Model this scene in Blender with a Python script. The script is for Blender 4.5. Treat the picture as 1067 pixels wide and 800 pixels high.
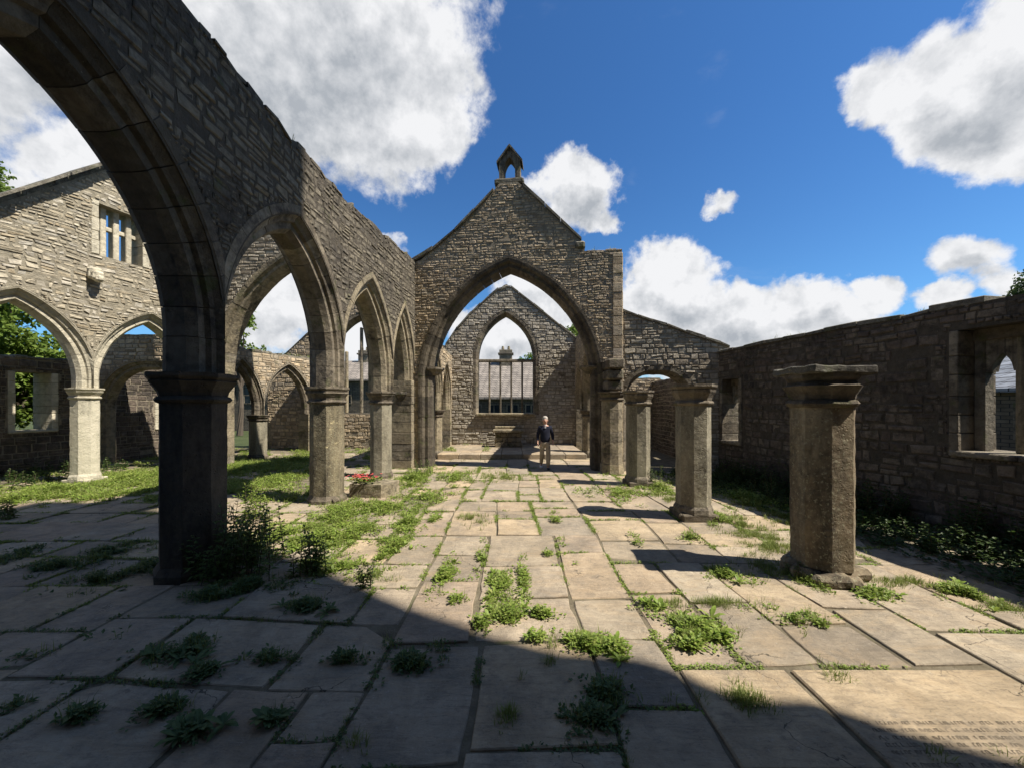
import bpy, bmesh, math, random
from mathutils import Vector, Matrix, noise
R = math.radians
rnd = random.Random(7)
scene = bpy.context.scene
for o in list(bpy.data.objects): bpy.data.objects.remove(o)

# ------------------------------------------------------------------ camera, light, exposure
EYE = 2.15; F = 400.0; CX = 533.5; HZ = 422.0          # eye height; focal length, axis and horizon in photo pixels
cam = bpy.data.cameras.new('camera'); camo = bpy.data.objects.new('camera', cam)
scene.collection.objects.link(camo); scene.camera = camo
camo.location = (0, 0, EYE); camo.rotation_euler = (R(90), 0, 0)
cam.sensor_width = 36; cam.lens = 36 * F / 1067; cam.shift_y = 22 / 1067
cam.clip_start = 0.05; cam.clip_end = 3000
scene.render.resolution_x = 1024; scene.render.resolution_y = 767
scene.view_settings.view_transform = 'Standard'; scene.view_settings.look = 'None'
scene.view_settings.exposure = 0.84; scene.view_settings.gamma = 1

S_EL = R(54.5); SH = Vector((0.966, -0.258))            # towards the sun
SUN = Vector((SH.x * math.cos(S_EL), SH.y * math.cos(S_EL), math.sin(S_EL))).normalized()
sl = bpy.data.lights.new('sun', 'SUN'); sl.energy = 5.0; sl.angle = R(0.5); sl.color = (1, .93, .82)
so = bpy.data.objects.new('sun', sl); scene.collection.objects.link(so)
so.rotation_euler = SUN.to_track_quat('Z', 'Y').to_euler(); so.location = (20, -5, 30)

world = bpy.data.worlds.new('World'); scene.world = world; world.use_nodes = True
def build_world():
    nt = world.node_tree; N = nt.nodes; L = nt.links; N.clear()
    def nd(t, **k):
        n = N.new(t)
        for a, b in k.items(): setattr(n, a, b)
        return n
    def lk(src, dst):
        if isinstance(src, (int, float)): dst.default_value = src
        else: L.new(src, dst)
    def m(op, a, b=0.0, c=None, clamp=False):
        n = nd('ShaderNodeMath', operation=op, use_clamp=clamp)
        lk(a, n.inputs[0]); lk(b, n.inputs[1])
        if c is not None: lk(c, n.inputs[2])
        return n.outputs[0]
    def rng(v, a, b, c=0.0, d=1.0, smooth=True):
        n = nd('ShaderNodeMapRange', interpolation_type='SMOOTHSTEP' if smooth else 'LINEAR')
        lk(v, n.inputs[0])
        for i, x in enumerate((a, b, c, d)): n.inputs[1 + i].default_value = x
        return n.outputs[0]
    sky = nd('ShaderNodeTexSky', sky_type='NISHITA', sun_disc=False)
    sky.sun_elevation = S_EL; sky.sun_rotation = math.atan2(SUN.x, SUN.y)
    sky.altitude = 300; sky.air_density = 1.0; sky.dust_density = .35; sky.ozone_density = 2.6
    tc = nd('ShaderNodeTexCoord')
    sep = nd('ShaderNodeSeparateXYZ'); L.new(tc.outputs['Generated'], sep.inputs[0])
    y = m('MAXIMUM', sep.outputs[1], 0.06)
    u0 = m('DIVIDE', sep.outputs[0], y); v0 = m('DIVIDE', sep.outputs[2], y)
    def nz(scale, detail, rough, off=(0, 0, 0), stretch=(1, 1, 1), dist=0.0):
        mp = nd('ShaderNodeMapping'); L.new(tc.outputs['Generated'], mp.inputs[0])
        mp.inputs['Location'].default_value = off; mp.inputs['Scale'].default_value = stretch
        n = nd('ShaderNodeTexNoise'); L.new(mp.outputs[0], n.inputs['Vector'])
        n.inputs['Scale'].default_value = scale; n.inputs['Detail'].default_value = detail
        n.inputs['Roughness'].default_value = rough; n.inputs['Distortion'].default_value = dist
        return n.outputs['Fac']
    # wobble the outline of every cloud
    wa = nz(5.0, 4, .55, (3, 1, 2)); wb = nz(5.0, 4, .55, (9, 4, 7))
    wc = nz(15.0, 6, .6, (2, 8, 2)); wd = nz(15.0, 6, .6, (6, 3, 1))
    u = m('ADD', u0, m('ADD', m('MULTIPLY', m('SUBTRACT', wa, .5), .22), m('MULTIPLY', m('SUBTRACT', wc, .5), .13)))
    v = m('ADD', v0, m('ADD', m('MULTIPLY', m('SUBTRACT', wb, .5), .18), m('MULTIPLY', m('SUBTRACT', wd, .5), .11)))
    blobs = [(305, 20, 165, 105, 1.0), (405, 95, 92, 92, 1.1), (420, 25, 46, 60, .8), (300, 110, 120, 70, 1), (458, 140, 48, 46, .9), (180, 0, 150, 120, .9),
             (600, 200, 46, 38, .8), (570, 190, 24, 20, .6), (620, 225, 30, 16, .5),
             (698, 296, 50, 45, 1), (690, 345, 100, 46, 1.1), (770, 335, 80, 40, 1), (850, 322, 78, 30, .95), (921, 300, 30, 22, .9), (880, 335, 60, 24, .7), (730, 372, 130, 26, .9),
             (1020, 95, 95, 58, 1.1), (1060, 140, 80, 45, 1), (925, 100, 44, 32, .9), (1058, 30, 48, 42, .9), (975, 130, 50, 36, .8), (1110, 60, 90, 90, 1),
             (747, 216, 30, 17, .42), (1022, 272, 44, 28, .9), (988, 308, 38, 16, .8), (1060, 300, 50, 20, .6),
             (0, 70, 120, 70, .8), (70, 160, 75, 34, .9), (20, 185, 60, 20, .6), (0, 20, 70, 50, .6), (400, 245, 34, 18, .35), (395, 262, 30, 14, .3),
             (275, 315, 70, 45, 1.0), (290, 355, 70, 24, .7), (230, 300, 50, 36, .7),
             (575, 300, 66, 24, .75), (520, 345, 60, 30, 1.0), (590, 330, 70, 30, .9), (480, 330, 30, 20, .5), (370, 350, 40, 30, .8),
             (-200, 150, 200, 90, 1), (1300, 200, 160, 70, 1), (-500, 300, 300, 80, 1), (1700, 300, 300, 90, 1)]
    acc = None
    for (px, py, rx, ry, w) in blobs:
        a = m('DIVIDE', m('SUBTRACT', u, (px - CX) / F), rx / F)
        b = m('DIVIDE', m('SUBTRACT', v, (HZ - py) / F), ry / F)
        d = m('SUBTRACT', w, m('MULTIPLY', m('ADD', m('MULTIPLY', a, a), m('MULTIPLY', b, b)), .85))
        acc = d if acc is None else m('SMOOTH_MAX', acc, d, 0.35)
    acc = m('MAXIMUM', acc, -1.2)
    n1 = nz(6.5, 10, .62, (1, 2, 3), dist=.25)
    n2 = nz(17, 9, .66, (5, 1, 0))
    dens = m('ADD', acc, m('ADD', m('MULTIPLY', m('SUBTRACT', n1, .5), 1.9), m('MULTIPLY', m('SUBTRACT', n2, .5), 1.25)))
    # cloud cover added behind the view for neutral fill; weak thin wisps everywhere
    back = m('MULTIPLY', rng(sep.outputs[1], .35, -.05), rng(nz(2.1, 8, .6, (4, 4, 4)), .40, .56))
    wisp = m('MULTIPLY', rng(nz(3.2, 8, .6, (0, 7, 2), (1, 1, 2.4), .6), .60, .85), .16)
    cov = m('MAXIMUM', rng(dens, -.20, .45), wisp)
    below = rng(v0, -.02, .03); cov = m('MAXIMUM', cov, m('MULTIPLY', back, .30)); cov = m('MULTIPLY', cov, below)
    # lighting of the clouds: bright towards the sun, grey in the thick middle
    acc2 = None
    for (px, py, rx, ry, w) in [(270, 95, 175, 92, 1.1), (380, 155, 90, 36, .9), (350, 45, 90, 60, .7), (603, 214, 34, 16, .8), (700, 325, 70, 20, .8), (700, 362, 100, 18, .9), (850, 336, 80, 13, .8), (770, 352, 60, 16, .8),
                                (1020, 130, 62, 26, 1.0), (1075, 95, 60, 50, .9), (1022, 285, 30, 12, .8), (275, 330, 60, 20, .9), (560, 320, 60, 14, .7), (520, 360, 50, 14, .7), (30, 95, 80, 40, .8), (747, 222, 14, 6, .6),
                                (-200, 170, 200, 70, 1), (1300, 220, 160, 50, 1)]:
        a = m('DIVIDE', m('SUBTRACT', u, (px - CX) / F), rx / F)
        b = m('DIVIDE', m('SUBTRACT', v, (HZ - py) / F), ry / F)
        d = m('SUBTRACT', w, m('MULTIPLY', m('ADD', m('MULTIPLY', a, a), m('MULTIPLY', b, b)), .7))
        acc2 = d if acc2 is None else m('SMOOTH_MAX', acc2, d, 0.4)
    f1 = nz(11.0, 8, .6, (0, 0, 0)); f2 = nz(11.0, 8, .6, (.016, -.004, .034))
    relief = m('MULTIPLY', m('SUBTRACT', f1, f2), 1.5)
    g1 = nz(4.2, 6, .6, (7, 0, 3))
    shade = rng(m('ADD', m('MAXIMUM', acc2, -1.5), m('MULTIPLY', m('SUBTRACT', g1, .5), 1.6)), -.25, 1.25)
    thin = rng(dens, .7, .1)
    lum = m('SUBTRACT', m('ADD', relief, 1.0), m('MULTIPLY', shade, .50))
    lum = m('SUBTRACT', lum, m('MULTIPLY', thin, .06))
    lum = m('MAXIMUM', m('MINIMUM', lum, 1.0), .36)
    cr = nd('ShaderNodeMix', data_type='RGBA'); L.new(rng(lum, .35, 1.0, smooth=False), cr.inputs[0])
    cr.inputs[6].default_value = (.33, .355, .39, 1); cr.inputs[7].default_value = (.70, .705, .72, 1)
    bgs = nd('ShaderNodeBackground'); bgc = nd('ShaderNodeBackground')
    tint = nd('ShaderNodeMix', data_type='RGBA', blend_type='MULTIPLY'); tint.inputs[0].default_value = 1
    tint.inputs[7].default_value = SKY_TINT; L.new(sky.outputs[0], tint.inputs[6])
    low = nd('ShaderNodeMix', data_type='RGBA'); L.new(rng(sep.outputs[2], .62, .08), low.inputs[0])
    low.inputs[6].default_value = SKY_TINT; low.inputs[7].default_value = (.50, .86, 1.12, 1); L.new(low.outputs[2], tint.inputs[7])
    L.new(tint.outputs[2], bgs.inputs[0]); bgs.inputs[1].default_value = SKY_STR
    L.new(cr.outputs[2], bgc.inputs[0]); bgc.inputs[1].default_value = CLOUD_STR
    mx = nd('ShaderNodeMixShader'); L.new(cov, mx.inputs[0]); L.new(bgs.outputs[0], mx.inputs[1]); L.new(bgc.outputs[0], mx.inputs[2])
    out = nd('ShaderNodeOutputWorld'); L.new(mx.outputs[0], out.inputs[0])
SKY_TINT = (.40, .76, 1.10, 1); SKY_STR = .073; CLOUD_STR = .72
build_world()

# ------------------------------------------------------------------ helpers
def at(px, py, Y):                                      # the world point on the ray of a photo pixel at depth Y
    return Vector(((px - CX) * Y / F, Y, EYE - (py - HZ) * Y / F))
def gr(px, py, z=0.0):
    Y = F * (EYE - z) / (py - HZ); return Vector(((px - CX) * Y / F, Y, z))

def tag(o, label=None, cat=None, group=None, kind=None):
    if label: o['label'] = label
    if cat: o['category'] = cat
    if group: o['group'] = group
    if kind: o['kind'] = kind
    return o
def empty(name, loc, label, cat, group=None):
    o = bpy.data.objects.new(name, None); scene.collection.objects.link(o)
    o.location = loc; o.empty_display_size = .2
    return tag(o, label, cat, group)

class MB:
    def __init__(s): s.v = []; s.f = []
    def add(s, vs, fs):
        n = len(s.v); s.v += [tuple(p) for p in vs]; s.f += [tuple(n + i for i in f) for f in fs]
    def box(s, c, d, M=None, j=0.0, ch=0.0):
        hx, hy, hz = d[0] / 2, d[1] / 2, d[2] / 2
        if ch <= 0:
            vs = [Vector((x * hx, y * hy, z * hz)) for z in (-1, 1) for y in (-1, 1) for x in (-1, 1)]
            fs = [(0, 2, 3, 1), (4, 5, 7, 6), (0, 1, 5, 4), (2, 6, 7, 3), (0, 4, 6, 2), (1, 3, 7, 5)]
        else:
            bm = bmesh.new(); bmesh.ops.create_cube(bm, size=1)
            for v in bm.verts: v.co = Vector((v.co.x * 2 * hx, v.co.y * 2 * hy, v.co.z * 2 * hz))
            bmesh.ops.bevel(bm, geom=bm.edges[:], offset=ch, segments=1, affect='EDGES')
            bm.verts.index_update(); vs = [v.co.copy() for v in bm.verts]; fs = [tuple(v.index for v in f.verts) for f in bm.faces]; bm.free()
        if j: vs = [p + Vector((rnd.uniform(-j, j), rnd.uniform(-j, j), rnd.uniform(-j, j))) for p in vs]
        if M is not None: vs = [M @ p for p in vs]
        c = Vector(c); s.add([p + c for p in vs], fs)
    def lathe(s, prof, n=8, c=(0, 0, 0), rot=0.5, sq=None):     # prof: (radius to the flat, z); polygon of n sides
        c = Vector(c); k = 1 / math.cos(math.pi / n) if n <= 12 else 1
        vs = []; fs = []
        for (r, z) in prof:
            for i in range(n):
                a = 2 * math.pi * (i + rot) / n
                vs.append(c + Vector((math.cos(a) * r * k, math.sin(a) * r * k, z)))
        m = len(prof)
        for a in range(m - 1):
            for i in range(n):
                fs.append((a * n + i, a * n + (i + 1) % n, (a + 1) * n + (i + 1) % n, (a + 1) * n + i))
        fs.append(tuple(range(n))[::-1]); fs.append(tuple((m - 1) * n + i for i in range(n)))
        s.add(vs, fs)
    def tube(s, pts, rs, n=8):
        pts = [Vector(p) for p in pts]; vs = []; fs = []
        for i, p in enumerate(pts):
            d = (pts[min(i + 1, len(pts) - 1)] - pts[max(i - 1, 0)]).normalized()
            q = d.to_track_quat('Z', 'Y').to_matrix()
            for k in range(n):
                a = 2 * math.pi * k / n
                vs.append(p + q @ Vector((math.cos(a) * rs[i], math.sin(a) * rs[i], 0)))
        for i in range(len(pts) - 1):
            for k in range(n): fs.append((i * n + k, i * n + (k + 1) % n, (i + 1) * n + (k + 1) % n, (i + 1) * n + k))
        fs.append(tuple(range(n))[::-1]); fs.append(tuple((len(pts) - 1) * n + k for k in range(n)))
        s.add(vs, fs)
    def prism(s, poly, fn, t0, t1):                     # poly of (a,b) pushed through fn(a,b,t)
        n = len(poly)
        vs = [fn(a, b, t0) for a, b in poly] + [fn(a, b, t1) for a, b in poly]
        fs = [tuple(range(n))[::-1], tuple(range(n, 2 * n))] + [(i, (i + 1) % n, n + (i + 1) % n, n + i) for i in range(n)]
        s.add(vs, fs)
    def build(s, name, mat, parent=None, loc=None, smooth=False, rough=None, rec=True):
        org = Vector(loc) if loc is not None else (parent_world(parent) if parent else Vector((0, 0, 0)))
        me = bpy.data.meshes.new(name)
        me.from_pydata([(a[0] - org.x, a[1] - org.y, a[2] - org.z) for a in s.v], [], s.f)
        if rough:                                       # rough = (cuts, amplitude, noise scale): weathered surface
            bm = bmesh.new(); bm.from_mesh(me)
            bmesh.ops.triangulate(bm, faces=[f for f in bm.faces if len(f.verts) > 4])
            cuts, amp, sc = rough
            for _ in range(cuts):
                es = [e for e in bm.edges if e.calc_length() > .05]
                bmesh.ops.subdivide_edges(bm, edges=es, cuts=1, use_grid_fill=True)
            for v in bm.verts:
                p = (v.co + org) * sc
                nv = noise.noise_vector(p) * amp + noise.noise_vector(p * 3.1) * amp * .5
                v.co += nv
            bm.normal_update(); bm.to_mesh(me); bm.free()
        if rec:
            bm = bmesh.new(); bm.from_mesh(me); bmesh.ops.recalc_face_normals(bm, faces=bm.faces[:]); bm.to_mesh(me); bm.free()
        if smooth:
            me.polygons.foreach_set('use_smooth', [True] * len(me.polygons))
        me.materials.append(mat); me.update()
        o = bpy.data.objects.new(name, me); scene.collection.objects.link(o)
        if parent:
            o.parent = parent; o.location = org - parent_world(parent)
        else: o.location = org
        return o
def parent_world(p):
    v = Vector(p.location)
    while p.parent: p = p.parent; v += Vector(p.location)
    return v

# ------------------------------------------------------------------ materials
class NT:
    def __init__(s, name):
        s.mat = bpy.data.materials.new(name); s.mat.use_nodes = True
        s.t = s.mat.node_tree; s.t.nodes.clear()
        s.out = s.t.nodes.new('ShaderNodeOutputMaterial')
        s.b = s.t.nodes.new('ShaderNodeBsdfPrincipled'); s.t.links.new(s.b.outputs[0], s.out.inputs[0])
        s.b.inputs['Specular IOR Level'].default_value = .25
    def lk(s, a, b):
        if isinstance(a, (int, float)): b.default_value = a
        elif isinstance(a, tuple): b.default_value = a if len(a) == len(b.default_value) else a + (1,)
        else: s.t.links.new(a, b)
    def m(s, op, a, b=0.0, clamp=False):
        n = s.t.nodes.new('ShaderNodeMath'); n.operation = op; n.use_clamp = clamp
        s.lk(a, n.inputs[0]); s.lk(b, n.inputs[1]); return n.outputs[0]
    def geo(s, w): 
        return s.t.nodes.new('ShaderNodeNewGeometry').outputs[w]
    def noise(s, scale, detail=6, rough=.55, off=(0, 0, 0), sc=(1, 1, 1), dist=0):
        mp = s.t.nodes.new('ShaderNodeMapping'); s.lk(s.geo('Position'), mp.inputs[0])
        mp.inputs['Location'].default_value = off; mp.inputs['Scale'].default_value = sc
        n = s.t.nodes.new('ShaderNodeTexNoise'); s.lk(mp.outputs[0], n.inputs['Vector'])
        n.inputs['Scale'].default_value = scale; n.inputs['Detail'].default_value = detail
        n.inputs['Roughness'].default_value = rough; n.inputs['Distortion'].default_value = dist
        return n.outputs['Fac']
    def rng(s, v, a, b, c=0.0, d=1.0):
        n = s.t.nodes.new('ShaderNodeMapRange'); s.lk(v, n.inputs[0])
        for i, x in enumerate((a, b, c, d)): n.inputs[1 + i].default_value = x
        return n.outputs[0]
    def mix(s, f, a, b, mode='MIX'):
        n = s.t.nodes.new('ShaderNodeMix'); n.data_type = 'RGBA'; n.blend_type = mode
        s.lk(f, n.inputs[0]); s.lk(a, n.inputs[6]); s.lk(b, n.inputs[7]); return n.outputs[2]
    def ramp(s, f, stops):
        n = s.t.nodes.new('ShaderNodeValToRGB'); s.lk(f, n.inputs[0])
        e = n.color_ramp.elements
        while len(e) < len(stops): e.new(.5)
        for i, (p, c) in enumerate(stops): e[i].position = p; e[i].color = c + (1,)
        return n.outputs[0]
    def bump(s, h, strength=.5, dist=.02, prev=None):
        n = s.t.nodes.new('ShaderNodeBump'); n.inputs['Strength'].default_value = strength; n.inputs['Distance'].default_value = dist
        s.lk(h, n.inputs['Height'])
        if prev is not None: s.lk(prev, n.inputs['Normal'])
        return n.outputs[0]
    def done(s, col, rough=.9, nrm=None):
        s.lk(col, s.b.inputs['Base Color']); s.lk(rough, s.b.inputs['Roughness'])
        if nrm is not None: s.lk(nrm, s.b.inputs['Normal'])
        return s.mat

def stone_mat(name, tones, soot=.45, sootcol=(.035, .030, .026), lichen=.25, lichcol=(.42, .42, .33), moss=0.0, big=.8, bumps=1.0):
    t = NT(name)
    isl = t.geo('Random Per Island')
    base = t.ramp(isl, [(i / (len(tones) - 1), c) for i, c in enumerate(tones)])
    v = t.rng(t.noise(7, 7, .65), .25, .75, .62, 1.35)
    base = t.mix(1.0, base, t.mix(0, v, v), 'MULTIPLY')
    # damp and soot in large uneven patches, finer spotting on top
    s1 = t.noise(big, 8, .68, (3, 1, 8)); s2 = t.noise(9, 8, .7, (1, 5, 2))
    sm = t.m('ADD', t.m('MULTIPLY', s1, 1.0), t.m('ADD', t.m('MULTIPLY', s2, .70), t.m('MULTIPLY', isl, .10)))
    sf = t.rng(sm, 1.18 - soot * .75, 1.18 - soot * .75 + .24)
    base = t.mix(t.m('MULTIPLY', sf, .88), base, sootcol)
    if lichen:
        l = t.rng(t.noise(21, 6, .75, (7, 7, 1)), .66 - lichen * .18, .74 - lichen * .18)
        l = t.m('MULTIPLY', l, t.rng(t.noise(1.7, 4, .6, (2, 9, 4)), .42, .62))
        base = t.mix(t.m('MULTIPLY', l, .75), base, lichcol)
    if moss:
        g = t.rng(t.noise(3.1, 7, .7, (5, 3, 6)), .60 - moss * .2, .72 - moss * .2)
        base = t.mix(t.m('MULTIPLY', g, .7), base, (.075, .085, .028))
    h1 = t.noise(11, 8, .68); h2 = t.noise(55, 5, .7)
    nr = t.bump(h1, .75 * bumps, .05); nr = t.bump(h2, .55 * bumps, .012, nr)
    return t.done(base, .93, nr)

M = {}
brown = [(.13, .105, .075), (.19, .155, .11), (.24, .20, .145), (.17, .15, .12), (.29, .235, .16), (.22, .19, .155)]
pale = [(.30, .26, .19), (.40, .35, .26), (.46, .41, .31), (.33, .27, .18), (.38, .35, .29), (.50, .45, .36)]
M['rubble'] = stone_mat('rubble_stone', [(a*1.85, b*1.78, c*1.68) for a, b, c in brown], .14, lichen=.2, moss=.15)
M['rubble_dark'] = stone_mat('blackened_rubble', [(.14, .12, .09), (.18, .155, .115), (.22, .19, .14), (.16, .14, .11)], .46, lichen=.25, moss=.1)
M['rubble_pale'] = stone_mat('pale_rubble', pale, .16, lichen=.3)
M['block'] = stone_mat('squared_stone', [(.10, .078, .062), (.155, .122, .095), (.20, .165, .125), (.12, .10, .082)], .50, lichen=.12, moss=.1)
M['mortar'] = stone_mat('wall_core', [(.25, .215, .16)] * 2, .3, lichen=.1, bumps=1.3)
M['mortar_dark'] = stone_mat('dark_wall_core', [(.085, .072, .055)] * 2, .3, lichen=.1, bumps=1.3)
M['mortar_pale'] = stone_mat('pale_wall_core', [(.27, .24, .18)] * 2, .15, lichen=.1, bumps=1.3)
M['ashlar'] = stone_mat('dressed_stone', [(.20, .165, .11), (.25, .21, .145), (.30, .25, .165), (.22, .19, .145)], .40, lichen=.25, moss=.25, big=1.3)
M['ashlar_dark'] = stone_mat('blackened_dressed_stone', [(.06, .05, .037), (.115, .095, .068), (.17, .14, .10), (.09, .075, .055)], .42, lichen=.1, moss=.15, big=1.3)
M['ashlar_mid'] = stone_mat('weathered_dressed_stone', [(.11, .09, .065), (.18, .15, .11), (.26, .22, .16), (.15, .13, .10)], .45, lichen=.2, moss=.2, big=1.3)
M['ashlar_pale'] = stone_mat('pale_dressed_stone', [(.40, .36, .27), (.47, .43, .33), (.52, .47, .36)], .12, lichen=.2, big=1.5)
M['coping'] = stone_mat('coping_stone', [(.13, .12, .095), (.20, .18, .14), (.26, .24, .19)], .5, lichen=.5, moss=.3)

def pillar_mat(name, tones, soot, rusty=None, lich=.4, pale_patch=0):
    t = NT(name)
    base = t.ramp(t.noise(1.6, 6, .6, sc=(1, 1, .35)), [(.3, tones[0]), (.5, tones[1]), (.72, tones[2])])
    st = t.rng(t.m('ADD', t.noise(2.2, 8, .7, (4, 1, 0), (1, 1, .28)), t.m('MULTIPLY', t.noise(14, 6, .7), .35)), .70 - soot * .4, .98 - soot * .4)
    base = t.mix(t.m('MULTIPLY', st, .85), base, (.035, .030, .024))
    if lich:
        l = t.rng(t.noise(26, 6, .75, (7, 7, 1)), .60 - lich * .12, .68 - lich * .12)
        base = t.mix(t.m('MULTIPLY', l, .6), base, (.36, .35, .24))
    if pale_patch:
        l = t.rng(t.noise(3.3, 7, .7, (1, 2, 11)), .60, .66)
        base = t.mix(t.m('MULTIPLY', l, .75), base, (.50, .42, .24))
    vo = t.t.nodes.new('ShaderNodeTexVoronoi'); vo.inputs['Scale'].default_value = 26; t.lk(t.geo('Position'), vo.inputs['Vector'])
    pits = t.rng(vo.outputs['Distance'], .05, .35); pm = t.rng(t.noise(5, 4, .6, (3, 3, 3)), .48, .62)
    pit = t.m('ADD', t.m('MULTIPLY', pits, pm), t.m('MULTIPLY', t.m('SUBTRACT', 1.0, pm), .9))
    nr = t.bump(t.noise(9, 8, .7), .6, .03); nr = t.bump(pit, .8, .02, nr); nr = t.bump(t.noise(70, 4, .7), .5, .006, nr)
    return t.done(base, .92, nr)
M['pillar'] = pillar_mat('pillar_stone', [(.17, .14, .09), (.24, .20, .125), (.32, .27, .17)], .42, pale_patch=1)
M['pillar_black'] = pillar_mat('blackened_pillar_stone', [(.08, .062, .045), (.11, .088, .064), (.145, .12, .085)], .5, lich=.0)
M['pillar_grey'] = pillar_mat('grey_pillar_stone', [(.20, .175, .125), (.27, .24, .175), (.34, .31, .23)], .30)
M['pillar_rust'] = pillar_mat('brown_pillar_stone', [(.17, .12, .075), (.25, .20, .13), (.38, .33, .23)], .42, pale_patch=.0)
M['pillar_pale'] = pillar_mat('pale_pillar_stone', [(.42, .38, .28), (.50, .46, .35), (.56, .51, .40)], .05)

def paving_mat():
    t = NT('worn_sandstone_flags')
    isl = t.geo('Random Per Island')
    base = t.ramp(isl, [(0, (.23, .19, .14)), (.2, (.37, .305, .215)), (.4, (.29, .245, .185)), (.6, (.43, .335, .215)), (.8, (.32, .25, .18)), (1, (.41, .345, .25))])
    v = t.rng(t.noise(2.2, 9, .7, dist=.6), .28, .72, .62, 1.28)
    base = t.mix(1.0, base, t.mix(0, v, v), 'MULTIPLY')
    # iron-coloured bedding figures in the stone
    wv = t.noise(1.1, 7, .62, (2, 2, 0), (1, 2.2, 1), 2.2)
    base = t.mix(t.m('MULTIPLY', t.rng(wv, .50, .60), .28), base, (.40, .29, .17))
    base = t.mix(t.m('MULTIPLY', t.rng(t.noise(1.3, 9, .72, (8, 2, 0)), .50, .64), .55), base, (.15, .132, .108))
    base = t.mix(t.m('MULTIPLY', t.rng(t.noise(5.5, 9, .78, (1, 2, 0)), .52, .66), .5), base, (.14, .122, .098))
    base = t.mix(t.m('MULTIPLY', t.rng(t.noise(38, 5, .75, (1, 2, 0)), .60, .66), .45), base, (.08, .07, .058))
    base = t.mix(t.m('MULTIPLY', t.rng(t.noise(16, 6, .8, (5, 2, 0)), .60, .70), .55), base, (.50, .47, .40))
    st = t.noise(9, 8, .8, (3, 3, 0), (.45, 2.4, 1), 1.2)
    base = t.mix(t.m('MULTIPLY', t.rng(st, .52, .64), .45), base, (.12, .10, .078))
    base = t.mix(t.m('MULTIPLY', t.rng(st, .44, .34), .40), base, (.44, .37, .27))
    vo = t.t.nodes.new('ShaderNodeTexVoronoi'); vo.feature = 'DISTANCE_TO_EDGE'; vo.inputs['Scale'].default_value = .75
    mp = t.t.nodes.new('ShaderNodeVectorMath'); mp.operation = 'ADD'; t.lk(t.geo('Position'), mp.inputs[0])
    nzv = t.t.nodes.new('ShaderNodeTexNoise'); nzv.inputs['Scale'].default_value = 2.2; nzv.inputs['Detail'].default_value = 7; t.lk(t.geo('Position'), nzv.inputs['Vector'])
    t.lk(nzv.outputs['Color'], mp.inputs[1]); t.lk(mp.outputs[0], vo.inputs['Vector'])
    crack = t.m('MULTIPLY', t.rng(vo.outputs['Distance'], .006, .002), t.rng(t.noise(.7, 3, .5, (6, 6, 0)), .52, .58))
    base = t.mix(t.m('MULTIPLY', crack, .85), base, (.05, .042, .032))
    nr = t.bump(t.noise(1.6, 6, .6, dist=1.0), .6, .06); nr = t.bump(st, .7, .022, nr); nr = t.bump(t.noise(14, 8, .76), .7, .02, nr); nr = t.bump(t.noise(80, 5, .75), .6, .005, nr); nr = t.bump(crack, -.8, .02, nr)
    return t.done(base, .88, nr)
M['paving'] = paving_mat()
def soil_mat():
    t = NT('soil_and_moss')
    base = t.ramp(t.noise(4, 8, .7), [(.3, (.09, .075, .05)), (.5, (.16, .135, .09)), (.7, (.24, .205, .145))])
    base = t.mix(t.rng(t.noise(1.3, 6, .65, (4, 4, 0)), .54, .70), base, (.085, .095, .035))
    return t.done(base, .95, t.bump(t.noise(30, 8, .75), .9, .03))
M['soil'] = soil_mat()
def grassy_mat():
    t = NT('turf')
    base = t.ramp(t.noise(.6, 9, .7), [(.3, (.03, .045, .014)), (.55, (.055, .07, .024)), (.75, (.09, .10, .04))])
    return t.done(base, .95, t.bump(t.noise(12, 8, .75), 1, .06))
M['turf'] = grassy_mat()

def leaf_mat(name, cols, tr=.35, rough=.55):
    t = NT(name)
    isl = t.geo('Random Per Island')
    base = t.ramp(isl, [(i / (len(cols) - 1), c) for i, c in enumerate(cols)])
    base = t.mix(t.rng(t.noise(2.5, 4, .6), .35, .65, 0, .45), base, cols[0])
    t.lk(base, t.b.inputs['Base Color']); t.b.inputs['Roughness'].default_value = rough
    t.b.inputs['Specular IOR Level'].default_value = .3
    tl = t.t.nodes.new('ShaderNodeBsdfTranslucent'); t.lk(base, tl.inputs[0])
    mx = t.t.nodes.new('ShaderNodeMixShader'); mx.inputs[0].default_value = tr
    t.t.links.new(t.b.outputs[0], mx.inputs[1]); t.t.links.new(tl.outputs[0], mx.inputs[2]); t.t.links.new(mx.outputs[0], t.out.inputs[0])
    return t.mat
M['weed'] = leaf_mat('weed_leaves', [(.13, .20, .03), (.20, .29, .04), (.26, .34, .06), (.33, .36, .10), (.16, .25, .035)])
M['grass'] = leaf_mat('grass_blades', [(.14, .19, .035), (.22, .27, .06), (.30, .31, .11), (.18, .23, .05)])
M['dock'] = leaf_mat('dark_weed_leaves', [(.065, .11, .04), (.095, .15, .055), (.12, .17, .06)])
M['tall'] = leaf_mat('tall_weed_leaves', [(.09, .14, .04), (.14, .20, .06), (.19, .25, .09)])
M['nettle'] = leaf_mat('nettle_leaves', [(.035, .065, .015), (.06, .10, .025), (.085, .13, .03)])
M['tree'] = leaf_mat('tree_leaves', [(.045, .075, .016), (.07, .11, .025), (.11, .15, .035)])
M['tree_light'] = leaf_mat('light_tree_leaves', [(.09, .15, .02), (.14, .21, .03), (.20, .26, .05)])
M['twig'] = NT('twig').done((.09, .07, .045), .9)
def flat(name, col, rough=.8, bs=None):
    t = NT(name); nr = t.bump(t.noise(bs or 60, 5, .6), .3, .01) if bs else None
    v = t.rng(t.noise(6, 6, .6), .3, .7, .85, 1.12)
    return t.done(t.mix(1.0, col, t.mix(0, v, v), 'MULTIPLY'), rough, nr)
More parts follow.
